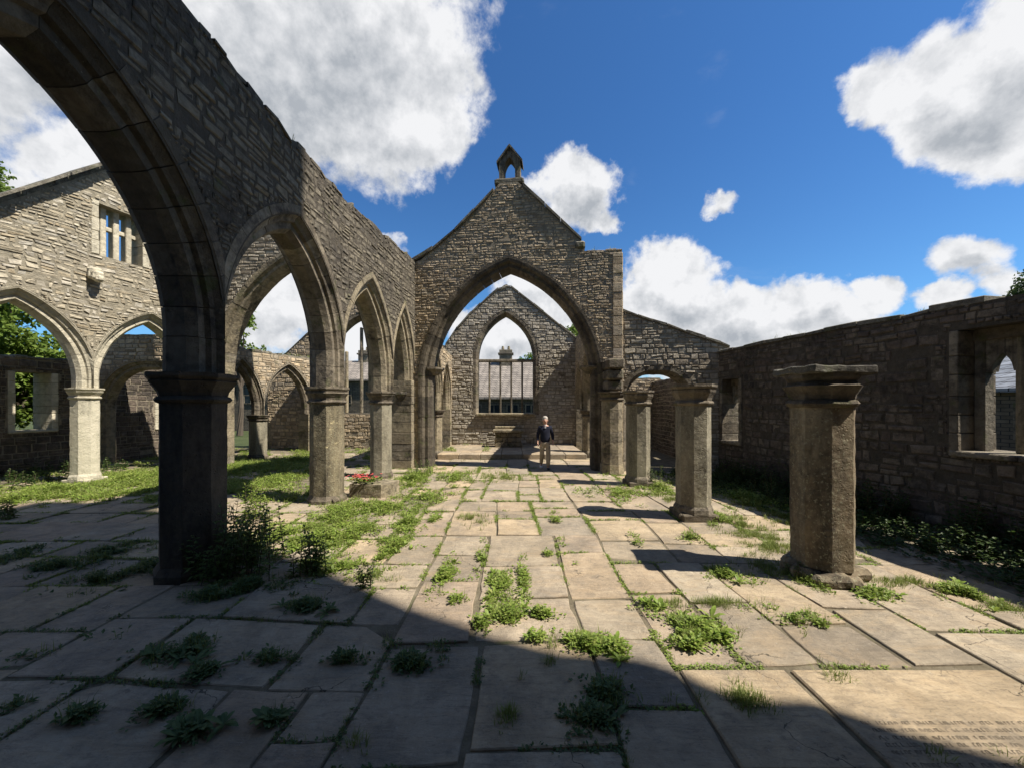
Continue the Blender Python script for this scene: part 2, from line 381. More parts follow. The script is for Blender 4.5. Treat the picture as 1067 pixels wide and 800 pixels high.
M['petal_pink'] = leaf_mat('pink_petals', [(.55, .06, .09), (.70, .16, .18), (.62, .08, .05), (.80, .30, .28)], .25)
M['jumper'] = flat('navy_knit', (.012, .014, .028), .9, 120)
M['trousers'] = flat('beige_cotton', (.36, .30, .22), .85, 90)
M['skin'] = flat('skin', (.50, .29, .21), .55)
M['shirt'] = flat('pale_shirt', (.55, .55, .56), .8)
M['hat'] = flat('pale_hair', (.42, .38, .33), .8, 100)
M['hatband'] = flat('hat_band', (.14, .03, .03), .8)
M['shoe_white'] = flat('white_shoe', (.75, .74, .72), .5)
M['shoe'] = flat('dark_shoe', (.04, .04, .045), .5)
M['hair'] = flat('grey_hair', (.35, .33, .30), .7)
M['glass'] = flat('dark_window_glass', (.02, .025, .03), .15)
M['white_paint'] = flat('white_paint', (.75, .75, .73), .6)
def slate_mat(name, a, b, row=.28):
    t = NT(name)
    sep = t.t.nodes.new('ShaderNodeSeparateXYZ'); t.lk(t.geo('Position'), sep.inputs[0])
    cmb = t.t.nodes.new('ShaderNodeCombineXYZ')
    t.lk(t.m('ADD', sep.outputs[0], sep.outputs[1]), cmb.inputs[0]); t.lk(t.m('MULTIPLY', sep.outputs[2], 1.6), cmb.inputs[1])
    br = t.t.nodes.new('ShaderNodeTexBrick'); t.lk(cmb.outputs[0], br.inputs['Vector'])
    br.inputs['Color1'].default_value = a + (1,); br.inputs['Color2'].default_value = b + (1,); br.inputs['Mortar'].default_value = (.03, .03, .03, 1)
    br.inputs['Scale'].default_value = 1; br.inputs['Brick Width'].default_value = .5; br.inputs['Row Height'].default_value = row; br.inputs['Mortar Size'].default_value = .02
    v = t.rng(t.noise(2, 6, .6), .3, .7, .7, 1.25)
    col = t.mix(1.0, br.outputs[0], t.mix(0, v, v), 'MULTIPLY')
    return t.done(col, .75, t.bump(br.outputs['Fac'], -.6, .03))
M['slate'] = slate_mat('stone_slates', (.20, .175, .15), (.27, .235, .20))
M['slate_blue'] = slate_mat('blue_slates', (.20, .22, .25), (.28, .30, .33))
M['house_wall'] = slate_mat('coursed_house_stone', (.09, .075, .055), (.13, .11, .08), .22)
M['bark'] = flat('bark', (.10, .08, .06), .95, 20)

# ------------------------------------------------------------------ ground
m_ = MB(); m_.add([(-900, -900, -.05), (900, -900, -.05), (900, 900, -.05), (-900, 900, -.05)], [(0, 1, 2, 3)])
tag(m_.build('ground', M['turf']), kind='structure')
m_ = MB(); m_.add([(-17.5, -3, -.020), (9.4, -3, -.020), (8.4, 20, -.020), (-15, 20, -.020)], [(0, 1, 2, 3)])
tag(m_.build('soil', M['soil']), kind='structure')

def warp(x, y):
    k = min(1, max(0, max(1.0 - x, x - 4.3, .7 - y, y - 3.5) / .6))
    v = noise.noise_vector(Vector((x * .35, y * .35, 4.2))) * .13 + noise.noise_vector(Vector((x * 1.9, y * 1.9, 8.2))) * .014
    return x + v.x * k, y + v.y * k
slabs = []          # (x0,x1,y0,y1) for placing weeds in the joints
def paving():
    mb = MB(); r = random.Random(11)
    # a few joints fixed from the photograph
    def add_slab(x0, x1, y0, y1, z=0.0):
        slabs.append((x0, x1, y0, y1))
        gx = r.uniform(.003, .012) if r.random() < .8 else r.uniform(.014, .024)
        j = lambda a: a + r.uniform(-.014, .014)
        c = [(j(x0 + gx), j(y0 + gx)), (j(x1 - gx), j(y0 + gx)), (j(x1 - gx), j(y1 - gx)), (j(x0 + gx), j(y1 - gx))]
        cc = Vector(((x0 + x1) / 2, (y0 + y1) / 2)); zb = z + r.uniform(-.016, .006)
        tl = (r.uniform(-.013, .013), r.uniform(-.013, .013))
        # outline with chipped edges
        pts = []
        for i in range(4):
            a = Vector(c[i]); b = Vector(c[(i + 1) % 4]); n = max(2, int((b - a).length / .16))
            for k in range(n):
                p = a.lerp(b, k / n)
                if k: p += (cc - p).normalized() * abs(r.gauss(0, .007))
                else: p += (cc - p).normalized() * r.uniform(.004, .030)
                pts.append(p)
        n = len(pts); vs = []
        for (inset, dz) in ((0, -.06), (0, -.008), (.009, 0)):
            for p in pts:
                q = p + (cc - p).normalized() * inset
                rel = q - cc; wx_, wy_ = warp(q.x, q.y)
                vs.append((wx_, wy_, zb + dz + rel.x * tl[0] + rel.y * tl[1]))
        fs = []
        for a in range(2):
            for i in range(n): fs.append((a * n + i, a * n + (i + 1) % n, (a + 1) * n + (i + 1) % n, (a + 1) * n + i))
        fs.append(tuple(2 * n + i for i in range(n)))
        mb.add(vs, fs)
    def strip_rows(x0, x1, y0, y1):                     # courses across the floor
        y = y0
        while y < y1:
            h = r.uniform(.50, 1.0); x = x0 - r.uniform(0, .5)
            if y + h > y1 - .3: h = y1 - y
            while x < x1:
                w = r.uniform(.55, 1.45)
                a, b = max(x, x0), min(x + w, x1)
                if x1 - b < .35: b = x1; w = x1 - x
                if b - a > .2:
                    cxm = (a + b) / 2
                    if not (cxm < -5.2 and y > 8.5 and r.random() < .5):
                        if h > .9 and r.random() < .25: add_slab(a, b, y, y + h * .5); add_slab(a, b, y + h * .5, y + h)
                        else: add_slab(a, b, y + r.uniform(-.02, .0), y + h)
                x += w
            y += h
    def strip_cols(x0, x1, y0, y1):                     # long stones laid towards the chancel, broken every few metres
        Y = y0
        while Y < y1 - .1:
            H = r.uniform(2.0, 3.4)
            if Y + H > y1 - .8: H = y1 - Y
            n = max(1, round((x1 - x0) / r.uniform(.68, .95))); xs = [x0 + (x1 - x0) * (k + (r.uniform(-.22, .22) if 0 < k < n else 0)) / n for k in range(n + 1)]
            for a, b in zip(xs, xs[1:]):
                y = Y
                while y < Y + H - .05:
                    l = r.uniform(.55, 1.6)
                    if y + l > Y + H - .4: l = Y + H - y
                    if not ((a + b) / 2 > 5.6 and y > 3.4 and r.random() < .8): add_slab(a, b, y, y + l)
                    y += l
            Y += H
    strip_rows(-15.5, -4.0, -2.0, 19); strip_rows(-4.0, -1.1, -2.0, 5.2); strip_cols(-4.0, -1.1, 5.2, 15.3)
    strip_cols(-1.1, 1.34, -1.5, 15.3)
    strip_cols(1.34, 3.96, 3.16, 15.3); strip_rows(1.34, 3.96, -1.5, 1.05); strip_cols(3.96, 8.4, -1.0, 12.4)
    tag(mb.build('stone_paving', M['paving']), kind='structure')
paving()
# inscribed ledger stones near the camera
def ledger(x0, x1, y0, y1, label, seed, rows, cat='gravestone', marks=True, frac=1.0):
    r = random.Random(seed); t = empty('gravestone', ((x0 + x1) / 2, (y0 + y1) / 2, 0), label, 'gravestone', 'gravestones laid flat in the floor')
    mb = MB(); 
    c = Vector(((x0 + x1) / 2, (y0 + y1) / 2, -.03)); mb.box(c, (x1 - x0 - .03, y1 - y0 - .03, .07), ch=.012)
    mb.build('slab', M['paving'], t)
    if marks:
        mb = MB(); h = (y1 - y0) * frac; yy = y0 + .10; k = 0
        while yy < y0 + h - .08 and k < rows:
            xx = x0 + .10 + r.uniform(0, .05); xe = x1 - .10 - r.uniform(0, .25 if r.random() < .4 else .08)
            while xx < xe:
                word = r.randint(2, 8)
                for _ in range(word):
                    w = .0055; hh = .026 + r.uniform(-.003, .003); sl_ = r.uniform(-.006, .014)
                    kind = r.random()
                    z = .0072
                    def quad(a, b, c_, d): mb.add([(a[0], a[1], z), (b[0], b[1], z), (c_[0], c_[1], z), (d[0], d[1], z)], [(0, 1, 2, 3)])
                    quad((xx, yy), (xx + w, yy), (xx + w + sl_, yy + hh), (xx + sl_, yy + hh))
                    if kind < .5: quad((xx + w, yy), (xx + .014, yy), (xx + .014, yy + w), (xx + w, yy + w))
                    if kind > .3: quad((xx + sl_ + w, yy + hh - w), (xx + sl_ + .015, yy + hh - w), (xx + sl_ + .015, yy + hh), (xx + sl_ + w, yy + hh))
                    if kind > .7: quad((xx + .015, yy), (xx + .015 + w, yy), (xx + .015 + w + sl_, yy + hh), (xx + .015 + sl_, yy + hh))
                    xx += .024
                    if xx > xe: break
                xx += .024
            yy += r.choice((.052, .058, .085)); k += 1
        mb.build('inscription', NTcarve, t, rec=False)
    return t
_t = NT('incised_shadow_line'); NTcarve = _t.done(_t.mix(_t.rng(_t.noise(12, 5, .7), .4, .62), (.085, .068, .048), (.20, .165, .12)), .95)
ledger(2.25, 3.95, 2.02, 3.14, 'large tan gravestone lying flat at the lower right with faint rows of carved lettering', 3, 16, frac=.62)
ledger(1.35, 2.23, 2.25, 3.14, 'plain buff gravestone laid flat at the edge of the big foreground shadow', 4, 0, marks=False)
ledger(2.25, 3.95, 1.06, 2.0, 'shaded tan gravestone lying flat at the bottom right corner', 5, 16, frac=.95)
ledger(1.35, 2.23, 1.2, 2.23, 'plain dark gravestone laid flat wholly inside the foreground shadow', 6, 0, marks=False)

# ------------------------------------------------------------------ walls
class Frame:                                            # a line on the ground: (s along it, t across it, z up) -> world
    def __init__(s, pts):
        s.p = [Vector(p) for p in pts]; s.l = [0]
        for a, b in zip(s.p, s.p[1:]): s.l.append(s.l[-1] + (b - a).length)
        s.n = []
        for i in range(len(s.p)):
            d = Vector((0, 0))
            if i: d += (s.p[i] - s.p[i - 1]).normalized()
            if i < len(s.p) - 1: d += (s.p[i + 1] - s.p[i]).normalized()
            d.normalize(); s.n.append(Vector((d.y, -d.x)))      # t>0 is to the right of the direction of travel
        s.L = s.l[-1]
    def __call__(s, a, t, z):
        i = 0
        while i < len(s.l) - 2 and a > s.l[i + 1]: i += 1
        k = (a - s.l[i]) / (s.l[i + 1] - s.l[i])
        p = s.p[i].lerp(s.p[i + 1], k) if 0 <= k <= 1 else s.p[i] + (s.p[i + 1] - s.p[i]) * k
        n = s.n[i].lerp(s.n[i + 1], min(1, max(0, k)))
        return Vector((p.x + n.x * t, p.y + n.y * t, z))

class Arch:
    """two-centred pointed arch over [s0,s1]; springs at zs (stilted from z0) to apex za"""
    def __init__(a, s0, s1, z0, zs, za, lo=None, hi=None, T=.76, prof='double', width=.40):
        a.s0, a.s1, a.z0, a.zs, a.za, a.T = s0, s1, z0, zs, za, T
        a.m = (s0 + s1) / 2; a.h = (s1 - s0) / 2; r = za - zs
        a.c = (r * r - a.h * a.h) / (2 * a.h); a.r = a.h + a.c
        a.w = width; a.prof = prof
        a.lo = s0 - width if lo is None else lo; a.hi = s1 + width if hi is None else hi
    def top(a, s, rho=0.0):                             # z of the curve pushed out by rho; None outside
        q = abs(s - a.m); rr = a.r + rho
        if q > a.h + rho: return None
        return a.zs + math.sqrt(max(0, rr * rr - (q + a.c) ** 2))
    def inside(a, s, z, rho=0.0):
        if s < a.lo or s > a.hi or z < a.z0 - .001: return False
        t = a.top(s, rho); return t is not None and z < t
    def ring(a, mb, fr, prof=None, seg=.34, seed=0):
        r = random.Random(seed); T = a.T / 2; w = a.w
        P = prof or {'double': [(0, T * .30), (.07, T * .58), (.17, T * .58), (.19, T * .74), (.24, T * .80), (.33, T * 1.03), (w, T * 1.03)],
             'plain': [(0, T * .62), (.10, T * 1.0), (.12, T * 1.03), (w, T * 1.03)],
             'hood': [(0, T * .45), (.10, T * .80), (.20, T * .80), (.26, T * 1.05), (.34, T * 1.10), (w, T * 1.10), (w, T * 1.0)]}[a.prof]
        poly = [(x, -t) for x, t in P] + [(x, t) for x, t in reversed(P)]
        rm = a.r
        th1 = math.acos(a.c / rm) if abs(a.c / rm) <= 1 else 0
        segs = []                                      # (s, z, ds, dz) stations for the left half, from the impost up
        def st(th): return (-(a.r * math.cos(th) - a.c), a.zs + a.r * math.sin(th), -math.cos(th), math.sin(th))
        stations = []
        stil = a.zs - a.z0; blocks = []
        if stil > .03:
            nb = max(1, round(stil / .35))
            for i in range(nb): blocks.append(('v', a.z0 + stil * i / nb, a.z0 + stil * (i + 1) / nb))
        nb = max(3, round(a.r * th1 / seg))
        for i in range(nb): blocks.append(('a', th1 * i / nb, th1 * (i + 1) / nb))
        for side in (-1, 1):
            for bi, (k, p, q) in enumerate(blocks):
                g = .004; jt = r.uniform(-.006, .006); jr = r.uniform(-.004, .004)
                if k == 'v': sts = [(-a.h, p + g, -1, 0), (-a.h, q - g, -1, 0)]
                else: sts = [st(p + (q - p) * f) for f in (g / .3, .35, .68, 1 - g / .3)]
                if bi == len(blocks) - 1: sts = sts[:-1] + ['key']
                vs = []; n = len(poly)
                for stn in sts:
                  if stn == 'key':
                    for (rho, t) in poly:
                        zz = a.zs + math.sqrt(max(0, (a.r + rho + jr) ** 2 - a.c ** 2))
                        vs.append(fr(max(a.lo + .003, min(a.hi - .003, a.m + side * .002)), t + (jt if t > 0 else -jt), zz))
                  else:
                    (ds, z, nx, nz) = stn
                    for (rho, t) in poly:
                        rr = rho + jr; s_ = ds + nx * rr; zz = z + nz * rr
                        s_ = min(s_, -.003)
                        sw = a.m + (s_ if side < 0 else -s_)
                        sw = max(a.lo + .003, min(a.hi - .003, sw))
                        vs.append(fr(sw, t + (jt if t > 0 else -jt), zz))
                fs = [tuple(range(n))[::-1], tuple((len(sts) - 1) * n + i for i in range(n))]
                for u in range(len(sts) - 1):
                    for i in range(n): fs.append((u * n + i, u * n + (i + 1) % n, (u + 1) * n + (i + 1) % n, (u + 1) * n + i))
                mb.add(vs, fs)

class Rect:
    def __init__(a, s0, s1, z0, z1): a.s0, a.s1, a.z0, a.z1 = s0, s1, z0, z1; a.lo, a.hi = s0, s1
    def top(a, s, rho=0): return a.z1 if a.s0 <= s <= a.s1 else None
    def inside(a, s, z, rho=0): return a.s0 - rho < s < a.s1 + rho and a.z0 - rho < z < a.z1 + rho

def solid_core(mb, fr, s0, s1, topf, ops, T, zb=-.03, step=.12, rho=.30):
    ss = set([s0, s1]); n = int((s1 - s0) / step)
    for i in range(1, n): ss.add(s0 + (s1 - s0) * i / n)
    for o in ops:
        r_ = rho if isinstance(o, Arch) else 0
        r_ = min(r_, o.w - .05) if isinstance(o, Arch) else 0
        for e in (max(o.lo, o.s0 - r_), min(o.hi, o.s1 + r_)):
            ss.add(e - .0005); ss.add(e + .0005)
    ss = sorted(x for x in ss if s0 <= x <= s1)
    def spans(s, sm):
        cuts = []
        for o in ops:
            r_ = min(rho, o.w - .05) if isinstance(o, Arch) else 0
            if max(o.lo, o.s0 - r_) < sm < min(o.hi, o.s1 + r_):
                tz = o.top(min(max(s, o.s0 - r_ + 1e-5), o.s1 + r_ - 1e-5), r_)
                if tz is None: tz = o.zs if isinstance(o, Arch) else o.z1
                cuts.append((o.z0, tz))
        cuts.sort(); out = []; z = zb
        for (a, b) in cuts:
            if a > z + .001: out.append((z, a))
            elif not out and False: pass
            z = b
        out.append((z, max(z, topf(s)))); return out
    T2 = T / 2
    for a, b in zip(ss, ss[1:]):
        if b - a < 1e-6: continue
        sm = (a + b) / 2; A = spans(a, sm); B = spans(b, sm)
        for (p, q), (p2, q2) in zip(A, B):
            if q - p < .002 and q2 - p2 < .002: continue
            vs = [fr(a, -T2, p), fr(b, -T2, p2), fr(b, T2, p2), fr(a, T2, p), fr(a, -T2, q), fr(b, -T2, q2), fr(b, T2, q2), fr(a, T2, q)]
            mb.add(vs, [(0, 3, 2, 1), (4, 5, 6, 7), (0, 1, 5, 4), (2, 3, 7, 6), (1, 2, 6, 5), (3, 0, 4, 7)])

def stones(mb, fr, s0, s1, topf, ops, T, side, hr=(.09, .17), wr=(.16, .42), zb=0.0, prot=(.02, .05), seed=0, gap=.007, ztop=12, tidy=.5):
    r = random.Random(seed); T2 = T / 2; wob = .07 * tidy; miss = .05 if hr[0] < .14 else .015
    def ok(s, z): 
        if s < s0 or s > s1 or z > topf(s) - .01: return False
        for o in ops:
            if o.inside(s, z, (o.w - .03) if isinstance(o, Arch) else .0): return False
        return True
    def emit(a, b, c, d):
        if r.random() < miss: return
        g = gap * r.uniform(.2, 1.0); a += g; b -= g; c += g; d -= g
        if b - a < .03 or d - c < .03: return
        D = r.uniform(*prot); j = min(b - a, d - c) * .20 * tidy * 2
        P = [(a + r.uniform(0, j), c + r.uniform(0, j)), (b - r.uniform(0, j), c + r.uniform(0, j)), (b - r.uniform(0, j), d - r.uniform(0, j)), (a + r.uniform(0, j), d - r.uniform(0, j))]
        cs, cz = (a + b) / 2, (c + d) / 2; ins = min(.016, (d - c) * .14)
        P = [(u_, v_ + wob * noise.noise(Vector((u_ * .8, v_ * .5, seed))) + wob * .5 * noise.noise(Vector((u_ * 2.7, v_ * 2, seed)))) for u_, v_ in P]
        vs = []
        for k, (dep, inn) in enumerate(((-.03, 0), (D * .55, 0), (D, ins))):
            for (u, v) in P:
                du, dv = cs - u, cz - v
                uu = u + math.copysign(min(abs(du), inn), du); vv = v + math.copysign(min(abs(dv), inn), dv)
                dd = dep + (r.uniform(-.010, .010) if k == 2 else 0)
                vs.append(fr(uu, side * (T2 + dd), vv))
        fs = [(8, 9, 10, 11)]
        for a_ in range(2):
            for i in range(4): fs.append((a_ * 4 + i, a_ * 4 + (i + 1) % 4, (a_ + 1) * 4 + (i + 1) % 4, (a_ + 1) * 4 + i))
        mb.add(vs, fs)
    def put(a, b, c, d, lev):
        pts = [(a, c), (b, c), (a, d), (b, d), ((a + b) / 2, (c + d) / 2), ((a + b) / 2, c), ((a + b) / 2, d)]
        k = sum(ok(u + (.004 if u == a else -.004 if u == b else 0), v + (.004 if v == c else -.004 if v == d else 0)) for u, v in pts)
        if k == len(pts): emit(a, b, c, d)
        elif k > 0 and lev < 4 and max(b - a, d - c) > .06:
            if b - a > (d - c) * 1.2: m = (a + b) / 2; put(a, m, c, d, lev + 1); put(m, b, c, d, lev + 1)
            else: m = (c + d) / 2; put(a, b, c, m, lev + 1); put(a, b, m, d, lev + 1)
        elif k == 0 and lev == 0 and b - a > .25:
            pass
    z = zb; row = 0
    while z < ztop:
        h = r.uniform(*hr); s = s0 - r.uniform(0, .2)
        wav = [r.uniform(-.012, .012) for _ in range(3)]
        while s < s1:
            w = r.uniform(*wr) * (1.5 if r.random() < .08 else 1) * (.6 if r.random() < .2 else 1)
            if r.random() < .22 and h > .12:
                put(s, s + w, z, z + h / 2, 0); put(s, s + w, z + h / 2, z + h, 0)
            else: put(s, s + w, z, z + h, 0)
            s += w
        z += h

def cope_stones(mb, fr, s0, s1, topf, T, over=.04, th=(.06, .12), ln=(.3, .7), seed=0, skip=0.0, jag=.03):
    r = random.Random(seed); s = s0
    while s < s1 - .05:
        l = min(r.uniform(*ln), s1 - s); h = r.uniform(*th)
        if r.random() > skip:
            z0 = topf(s + .005) ; z1 = topf(s + l - .005); o1 = over + r.uniform(-jag, jag); o2 = over + r.uniform(-jag, jag)
            a, b = s + .006, s + l - .006; T1, T2 = -T / 2 - o1, T / 2 + o2; e = .015; jj = r.uniform(-.015, .02)
            vs = [fr(a, T1, z0 - .01), fr(b, T1, z1 - .01), fr(b, T2, z1 - .01), fr(a, T2, z0 - .01),
                  fr(a, T1, z0 + h - e), fr(b, T1, z1 + h - e + jj), fr(b, T2, z1 + h - e + jj), fr(a, T2, z0 + h - e),
                  fr(a + e, T1 + e * 2, z0 + h), fr(b - e, T1 + e * 2, z1 + h + jj), fr(b - e, T2 - e * 2, z1 + h + jj), fr(a + e, T2 - e * 2, z0 + h)]
            mb.add(vs, [(0, 3, 2, 1), (8, 9, 10, 11)] + [(i, (i + 1) % 4, 4 + (i + 1) % 4, 4 + i) for i in range(4)] + [(4 + i, 4 + (i + 1) % 4, 8 + (i + 1) % 4, 8 + i) for i in range(4)])
        s += l

def quoins(mb, fr, s, w, z0, z1, T, seed=0, end=0, t0=None):            # stack of dressed blocks making a jamb or pier
    r = random.Random(seed); z = z0
    while z < z1 - .02:
        h = min(r.uniform(.24, .40), z1 - z)
        if z1 - (z + h) < .12: h = z1 - z
        j = r.uniform(-.008, .010); c = fr(s, 0, z + h / 2); d = (fr(s + .05, 0, 0) - fr(s - .05, 0, 0)).normalized()
        Mx = Matrix(((d.x, -d.y, 0), (d.y, d.x, 0), (0, 0, 1)))
        mb.box(c, (w + j, T + j * 1.5, h - .008), Mx, ch=.012)
        z += h

def wall_thing(name, label, cat, fr, s0, s1, topf, ops, T, mats, seed, group=None, sides=(1, -1), hr=(.09, .17), wr=(.16, .42), zb=0.0, cope=None, prot=(.010, .028), ends=True, loc=None, ztop=12, tidy=.5):
    base = loc or fr((s0 + s1) / 2, 0, 0)
    th = empty(name, base, label, cat, group)
    mb = MB(); solid_core(mb, fr, s0, s1, topf, ops, T + .004, zb=zb if zb > .5 else -.03)
    core = mb.build('core', mats['core'], th)
    mb = MB()
    for sd in sides: stones(mb, fr, s0, s1, topf, ops, T, sd, hr, wr, zb, prot, seed + (0 if sd > 0 else 50), ztop=ztop, tidy=tidy)
    if ends:
        for (e, dr) in ((s0, -1), (s1, 1)):
            r = random.Random(seed + 9); z = 0
            n = fr(e, 1, 0) - fr(e, 0, 0); d = fr(e + .01, 0, 0) - fr(e, 0, 0); d.normalize()
            top = topf(e - dr * .02)
            for o in ops:
                if o.inside(e - dr * .02, .5): break
            else:
                while z < top - .1:
                    h = min(r.uniform(.15, .3), top - z - .01); t = -T / 2
                    while t < T / 2 - .05:
                        w = min(r.uniform(.25, .5), T / 2 - t); c = fr(e, t + w / 2, z + h / 2) + d * dr * .005
                        mb.box(c, (.06, w - .015, h - .015), Matrix(((d.x, -d.y, 0), (d.y, d.x, 0), (0, 0, 1))), ch=.01); t += w
                    z += h
    mb.build('facing_stones', mats['stone'], th)
    for i, o in enumerate(ops):
        if isinstance(o, Arch):
            mb = MB(); o.ring(mb, fr, seed=seed + i); mb.build('arch', mats['arch'], th, rough=None)
    if cope is not None:
        mb = MB(); cope_stones(mb, fr, s0, s1, topf, T, seed=seed + 3, **cope); mb.build('coping', mats.get('cope', M['coping']), th)
    return th

def lerpf(pts):
    def f(s):
        if s <= pts[0][0]: return pts[0][1]
        for (a, za), (b, zb_) in zip(pts, pts[1:]):
            if s <= b: return za + (zb_ - za) * (s - a) / max(1e-6, b - a)
        return pts[-1][1]
    return f

# capitals, shafts and bases -------------------------------------------------
def cap_profile(r, R_, h):                              # octagonal moulded capital, z from 0 to h
    return [(r * .98, -.02), (r * 1.10, 0), (r * 1.16, .03), (r * 1.10, .065), (r * 1.02, .075), (r * 1.06, h * .35), (r * 1.16, h * .50), (r * 1.34 * .93, h * .62),
            (R_ * .93, h * .68), (R_ * .95, h * .72), (R_ * .90, h * .75), (R_ * .98, h * .84), (R_, h * .88), (R_, h)]
def pillar(parent, c, r, top, mats, name='pillar', cap_r=None, cap_h=.42, base='chamfer', asthing=None, rough=1.0):
    c = Vector(c)
    capr = cap_r or r * 1.36
    if asthing: p = empty(name, c, *asthing)
    else:
        p = bpy.data.objects.new(name, None); scene.collection.objects.link(p); p.parent = parent; p.location = c - parent_world(parent)
    mb = MB(); bh = .16
    zs = [bh - .02]; z = bh
    rr = random.Random(int(c.x * 100) + 5)
    while z < top - cap_h - .05: z += .12; zs.append(min(z, top - cap_h))
    mb.lathe([(r, z_) for z_ in zs], 8, c)
    mb.build('shaft', mats[0], p, rough=(2, .006 * rough, 6))
    mb = MB(); mb.lathe(cap_profile(r, capr, cap_h), 8, c + Vector((0, 0, top - cap_h))); mb.build('capital', mats[1], p, rough=(2, .007 * rough, 7))
    mb = MB()
    if base == 'chamfer':
        mb.lathe([(r * 1.16, -.03), (r * 1.16, .07), (r * 1.10, .10), (r * 1.02, .155)], 8, c)
    elif base == 'plinth':
        mb.box(c + Vector((0, 0, .05)), (r * 2.3, r * 2.3, .14), ch=.02); mb.lathe([(r * 1.15, .115), (r * 1.12, .20), (r * 1.0, .26)], 8, c)
    elif base == 'lump':
        for k in range(9):
            a = k * .7; q = .75 if k else 0
            mb.box(c + Vector((math.cos(a) * r * q, math.sin(a) * r * q, rr.uniform(.02, .07))), (rr.uniform(.3, .48), rr.uniform(.28, .45), rr.uniform(.14, .24)), Matrix.Rotation(rr.uniform(0, 3), 3, 'Z') @ Matrix.Rotation(rr.uniform(-.12, .12), 3, 'X'), ch=.05)
    mb.build('base', mats[1] if base != 'lump' else mats[0], p, rough=(3 if base == 'lump' else 2, .02 if base == 'lump' else .006, 5))
    return p

# ------------------------------------------------------------------ nave arcade (left)
NA = Frame([(-4.15, -2.3), (-4.15, 1.35), (-4.16, 5.02), (-4.18, 8.68), (-3.94, 11.55), (-3.74, 13.35)])
TA = .78
sp = NA.l
topA = lerpf([(0, 6.8), (sp[1], 6.75), (sp[2], 6.72), (sp[3] - 1.7, 6.72), (sp[3], 6.8), (sp[4], 6.98), (sp[5], 7.1)])
jagA = lambda s: topA(s) - (.10 if noise.noise(Vector((s * 1.1, 7, 2))) > .22 else 0) + .04 * noise.noise(Vector((s * 6, 3, 0))) + .07 * noise.noise(Vector((s * 2.3, 0, 0)))
opsA = []
CAPZ = 2.55
for i in range(5):
    a, b = sp[i], sp[i + 1]; e0 = .27; e1 = .27
    za = (5.15, 5.2, 5.2, 5.12, 4.85)[i]
    if i == 4: e1 = .30
    opsA.append(Arch(a + e0, b - e1, CAPZ, CAPZ + .45, za, lo=a, hi=b, T=TA, width=.46))
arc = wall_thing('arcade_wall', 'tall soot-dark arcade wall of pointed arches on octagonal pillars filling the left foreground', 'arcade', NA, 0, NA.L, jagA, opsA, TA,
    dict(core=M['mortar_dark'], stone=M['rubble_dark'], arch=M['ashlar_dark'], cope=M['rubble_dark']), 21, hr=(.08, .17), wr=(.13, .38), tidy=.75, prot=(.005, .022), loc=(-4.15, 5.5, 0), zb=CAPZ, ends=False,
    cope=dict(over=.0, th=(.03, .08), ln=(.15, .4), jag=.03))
# pillars as parts; sunlight put into colour: arches lighter in sunny bays, darker in shaded ones
for ch in arc.children:
    if ch.name.startswith('arch') and ch.name != 'arch':
        pass
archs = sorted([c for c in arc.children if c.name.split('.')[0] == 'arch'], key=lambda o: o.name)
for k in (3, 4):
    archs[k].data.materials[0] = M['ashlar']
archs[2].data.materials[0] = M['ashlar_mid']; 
archs[0]['label'] = 'nearest blackened pointed arch cut by the top left of the photo'
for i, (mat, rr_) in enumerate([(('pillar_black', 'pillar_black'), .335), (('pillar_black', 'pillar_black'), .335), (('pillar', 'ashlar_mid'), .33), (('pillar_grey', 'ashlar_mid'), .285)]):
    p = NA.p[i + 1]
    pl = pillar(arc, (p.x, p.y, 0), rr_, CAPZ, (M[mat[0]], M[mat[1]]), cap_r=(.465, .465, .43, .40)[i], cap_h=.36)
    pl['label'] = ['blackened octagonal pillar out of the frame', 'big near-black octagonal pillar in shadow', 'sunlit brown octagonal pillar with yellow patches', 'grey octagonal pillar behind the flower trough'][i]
# respond and corbel at the east end
mb = MB(); quoins(mb, NA, NA.L - .13, .34, 0, 3.0, .74, seed=4); o = mb.build('respond', M['ashlar'], arc)
mb = MB(); c = NA(NA.L - .38, 0, 2.28); mb.lathe([(.02, 0), (.10, .08), (.16, .18), (.22, .24), (.22, .32)], 8, c); mb.build('corbel', M['ashlar_mid'], arc, rough=(2, .008, 7))

# ------------------------------------------------------------------ chancel arch wall
CH = Frame([(-3.75, 13.72), (3.62, 12.86)])
LC = CH.L; mid = LC / 2 + .12
TC = .80
def sx(x): return (x + 3.75) / 7.37 * LC               # world x to distance along the wall
topC = lerpf([(0, 6.95), (sx(-3.1), 7.15), (sx(-1.75), 8.2), (sx(-.5), 9.45), (sx(-.42), 9.62), (sx(.30), 9.62), (sx(.36), 9.5), (sx(2.30), 7.55), (sx(2.33), 7.20), (LC, 7.18)])
opC = Arch(sx(-2.78), sx(2.66), -.03, 2.80, 6.72, T=TC, prof='hood', width=.42)
chw = wall_thing('chancel_arch_wall', 'brown rubble gable wall pierced by the great pointed arch in the middle of the ruin', 'wall', CH, 0, LC, topC, [opC], TC,
    dict(core=M['mortar'], stone=M['rubble'], arch=M['ashlar_dark']), 31, hr=(.055, .125), wr=(.10, .30), prot=(.006, .018), tidy=.8)
# stilts of the great arch: shafts with small capitals
mb = MB()
for s_, dx in ((opC.s0, .0), (opC.s1, 0)):
    mb = MB(); c = CH(s_, 0, 3.20)
    mb.lathe([(.16, 0), (.22, .05), (.24, .10), (.34, .17), (.36, .20), (.36, .26)], 8, c); mb.build('impost', M['ashlar_mid'], chw, rough=(2, .006, 7))
